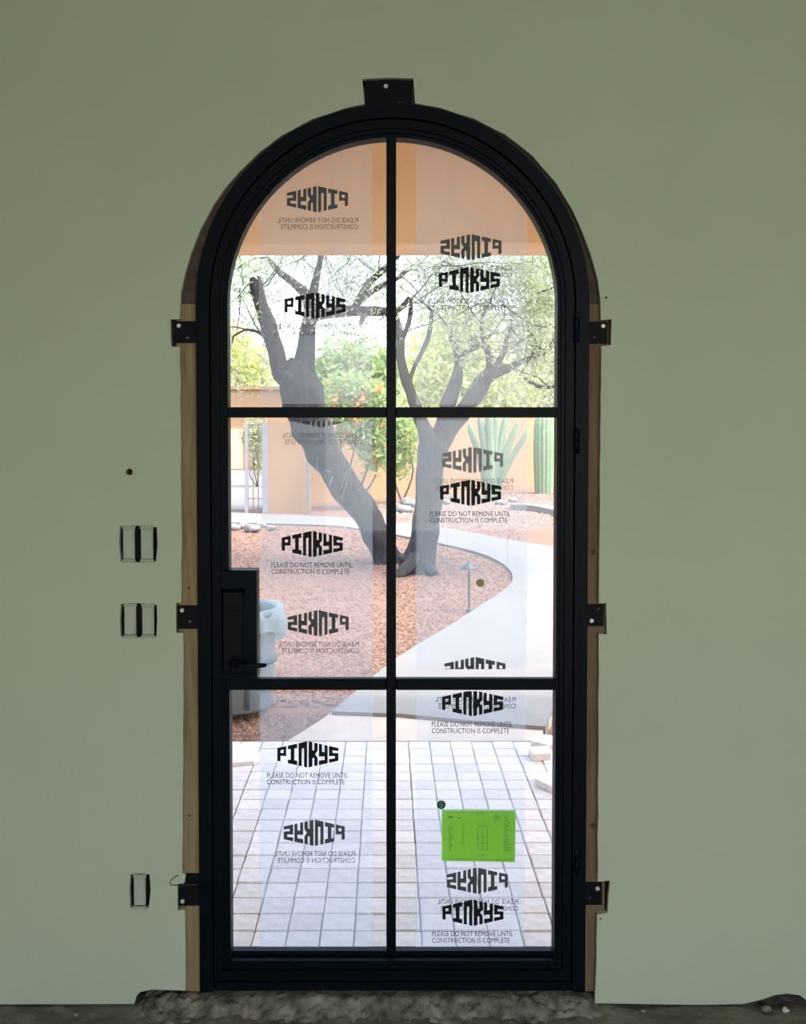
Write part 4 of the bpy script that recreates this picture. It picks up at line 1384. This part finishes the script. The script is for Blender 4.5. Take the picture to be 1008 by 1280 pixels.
# many-armed cactus
c2 = ground(614, 624)
k2 = pxm(c2.y)
croot = empty('organ_pipe_cactus', (c2.x, c2.y, GZ), 'many-armed green cactus with arms fanning out before the peach wall', 'cactus')
for du, hv, w in ((-27, 96, 4), (-15, 106, 4.5), (-4, 112, 4.8), (8, 110, 4.8), (21, 106, 4.5), (34, 98, 4), (44, 88, 3.4)):
    am = MB()
    tip = Vector((c2.x + du * k2, c2.y + R.uniform(-.25, .25), GZ + hv * k2))
    b0 = Vector((c2.x + du * 0.12 * k2, c2.y, GZ - 0.02))
    q, r_ = smooth_path([b0, b0 * .55 + tip * .45 - Vector((du * .10 * k2, 0, 0)), b0 * .1 + tip * .9, tip], [w * k2 * .8, w * k2, w * k2 * .9, w * k2 * .15], 5)
    ribbed(am, q, r_, 10, 40)
    fix_normals(am.build('arm', M['cactus'], croot))

# ================================================================== RUBBISH CAN
ctr = ground(294, 880)
cc = Vector((at(294, 880, ctr.y).x, ctr.y, GZ - 0.006))
kc_ = pxm(cc.y)
ch = at(294, 760, cc.y).z - cc.z
can = empty('rubbish_can', cc, 'grey plastic rubbish can on the gravel near the patio', 'rubbish can')
r0, r1 = kc_ * 47, kc_ * 53
MB().lathe(cc, [(0, 0.005), (r0 * .96, 0.005), (r0, 0.02), (r0 + (r1 - r0) * .55, ch * .55), (r1 * .985, ch * .93), (r1 * .985, ch), (r1 * .955, ch), (r1 * .95, ch * .9), (r0 * .93, 0.03), (0, 0.03)], 48).build('body', M['can'], can)
MB().lathe(cc, [(r1 * .98, ch - .03), (r1 * 1.045, ch - .026), (r1 * 1.05, ch), (r1 * .99, ch + .006), (r1 * .955, ch)], 48).build('rim', M['can'], can)
zb_ = ch * .49
rb_ = r0 + (r1 - r0) * .50
MB().lathe(cc, [(rb_ - .003, zb_ - .016), (rb_ + .010, zb_ - .013), (rb_ + .010, zb_ + .013), (rb_ - .003, zb_ + .016)], 48).build('band', M['can_dark'], can)
for an in (-62, 118):
    a = math.radians(an)
    c = cc + Vector((math.cos(a) * rb_ * .985, math.sin(a) * rb_ * .985, 0))
    MB().box(c.x - .012, c.x + .012, c.y - .014, c.y + .014, cc.z + ch * .06, cc.z + ch * .62, .004).build('rib', M['can_dark'], can)  # dark grey tone of the ribs paints in the handle shadow
# liner folded over the rim
vv, fs = [], []
n = 64
rings_ = [(.90, -.16), (.93, -.02), (1.00, .014), (1.075, .008), (1.09, -.05), (1.10, -.11)]
for i, (k, dz) in enumerate(rings_):
    for j in range(n):
        th = 2 * math.pi * j / n
        nz_ = noise.noise(Vector((math.cos(th) * 2.2, math.sin(th) * 2.2, i * .25)))
        w = 0.018 * i * nz_ * (1 if i > 2 else .4)
        drop = 0
        if i >= 4:
            drop = -0.05 * max(0, noise.noise(Vector((math.cos(th) * 3, math.sin(th) * 3, 9)))) * (i - 3) - 0.05 * (i - 3) * math.exp(-((th - 0.05) % 6.283 - 0.25) ** 2 / .05) \
                + 0.045 * (i - 3) * math.exp(-((th - 4.4)) ** 2 / .5)
            w += 0.035 * (i - 3) * math.exp(-(((th + .3) % 6.283) - 0.3) ** 2 / .08)
        r = r1 * k + w
        vv.append((cc.x + r * math.cos(th), cc.y + r * math.sin(th), cc.z + ch + dz + drop))
for i in range(len(rings_) - 1):
    for j in range(n):
        m_ = (j + 1) % n
        fs.append((i * n + j, i * n + m_, (i + 1) * n + m_, (i + 1) * n + j))
liner = MB().add(vv, fs, True)
lo_ = liner.build('bin_liner', M['bag'])
tag(lo_, 'pale plastic liner folded over the rim of the grey can', 'bag')

# ================================================================== PATH LIGHT
lp = ground(586.5, 764)
kl = pxm(lp.y)
lh = 63 * kl
lamp = empty('path_light', (lp.x, lp.y, GZ), 'small bronze path light with a cone cap by the curved path', 'path light')
MB().lathe((lp.x, lp.y, GZ - .01), [(0, 0), (4.2 * kl, 0), (4.0 * kl, 3 * kl), (2 * kl, 5 * kl), (0, 5 * kl)], 16).build('base', M['lamp'], lamp)
MB().lathe((lp.x, lp.y, GZ), [(1.3 * kl, 4 * kl), (1.3 * kl, lh - 11 * kl)], 12).build('pole', M['lamp'], lamp)
MB().lathe((lp.x, lp.y, GZ + lh - 12 * kl), [(0, 0), (2.6 * kl, 0), (2.6 * kl, 4 * kl), (0, 4 * kl)], 14).build('lens', M['lamp_glass'], lamp)
MB().lathe((lp.x, lp.y, GZ + lh - 9 * kl), [(0, .3 * kl), (11 * kl, 0), (10.5 * kl, 1 * kl), (5 * kl, 4.5 * kl), (2.2 * kl, 7 * kl), (1.8 * kl, 9 * kl), (0, 9.6 * kl)], 24).build('cap', M['lamp'], lamp)
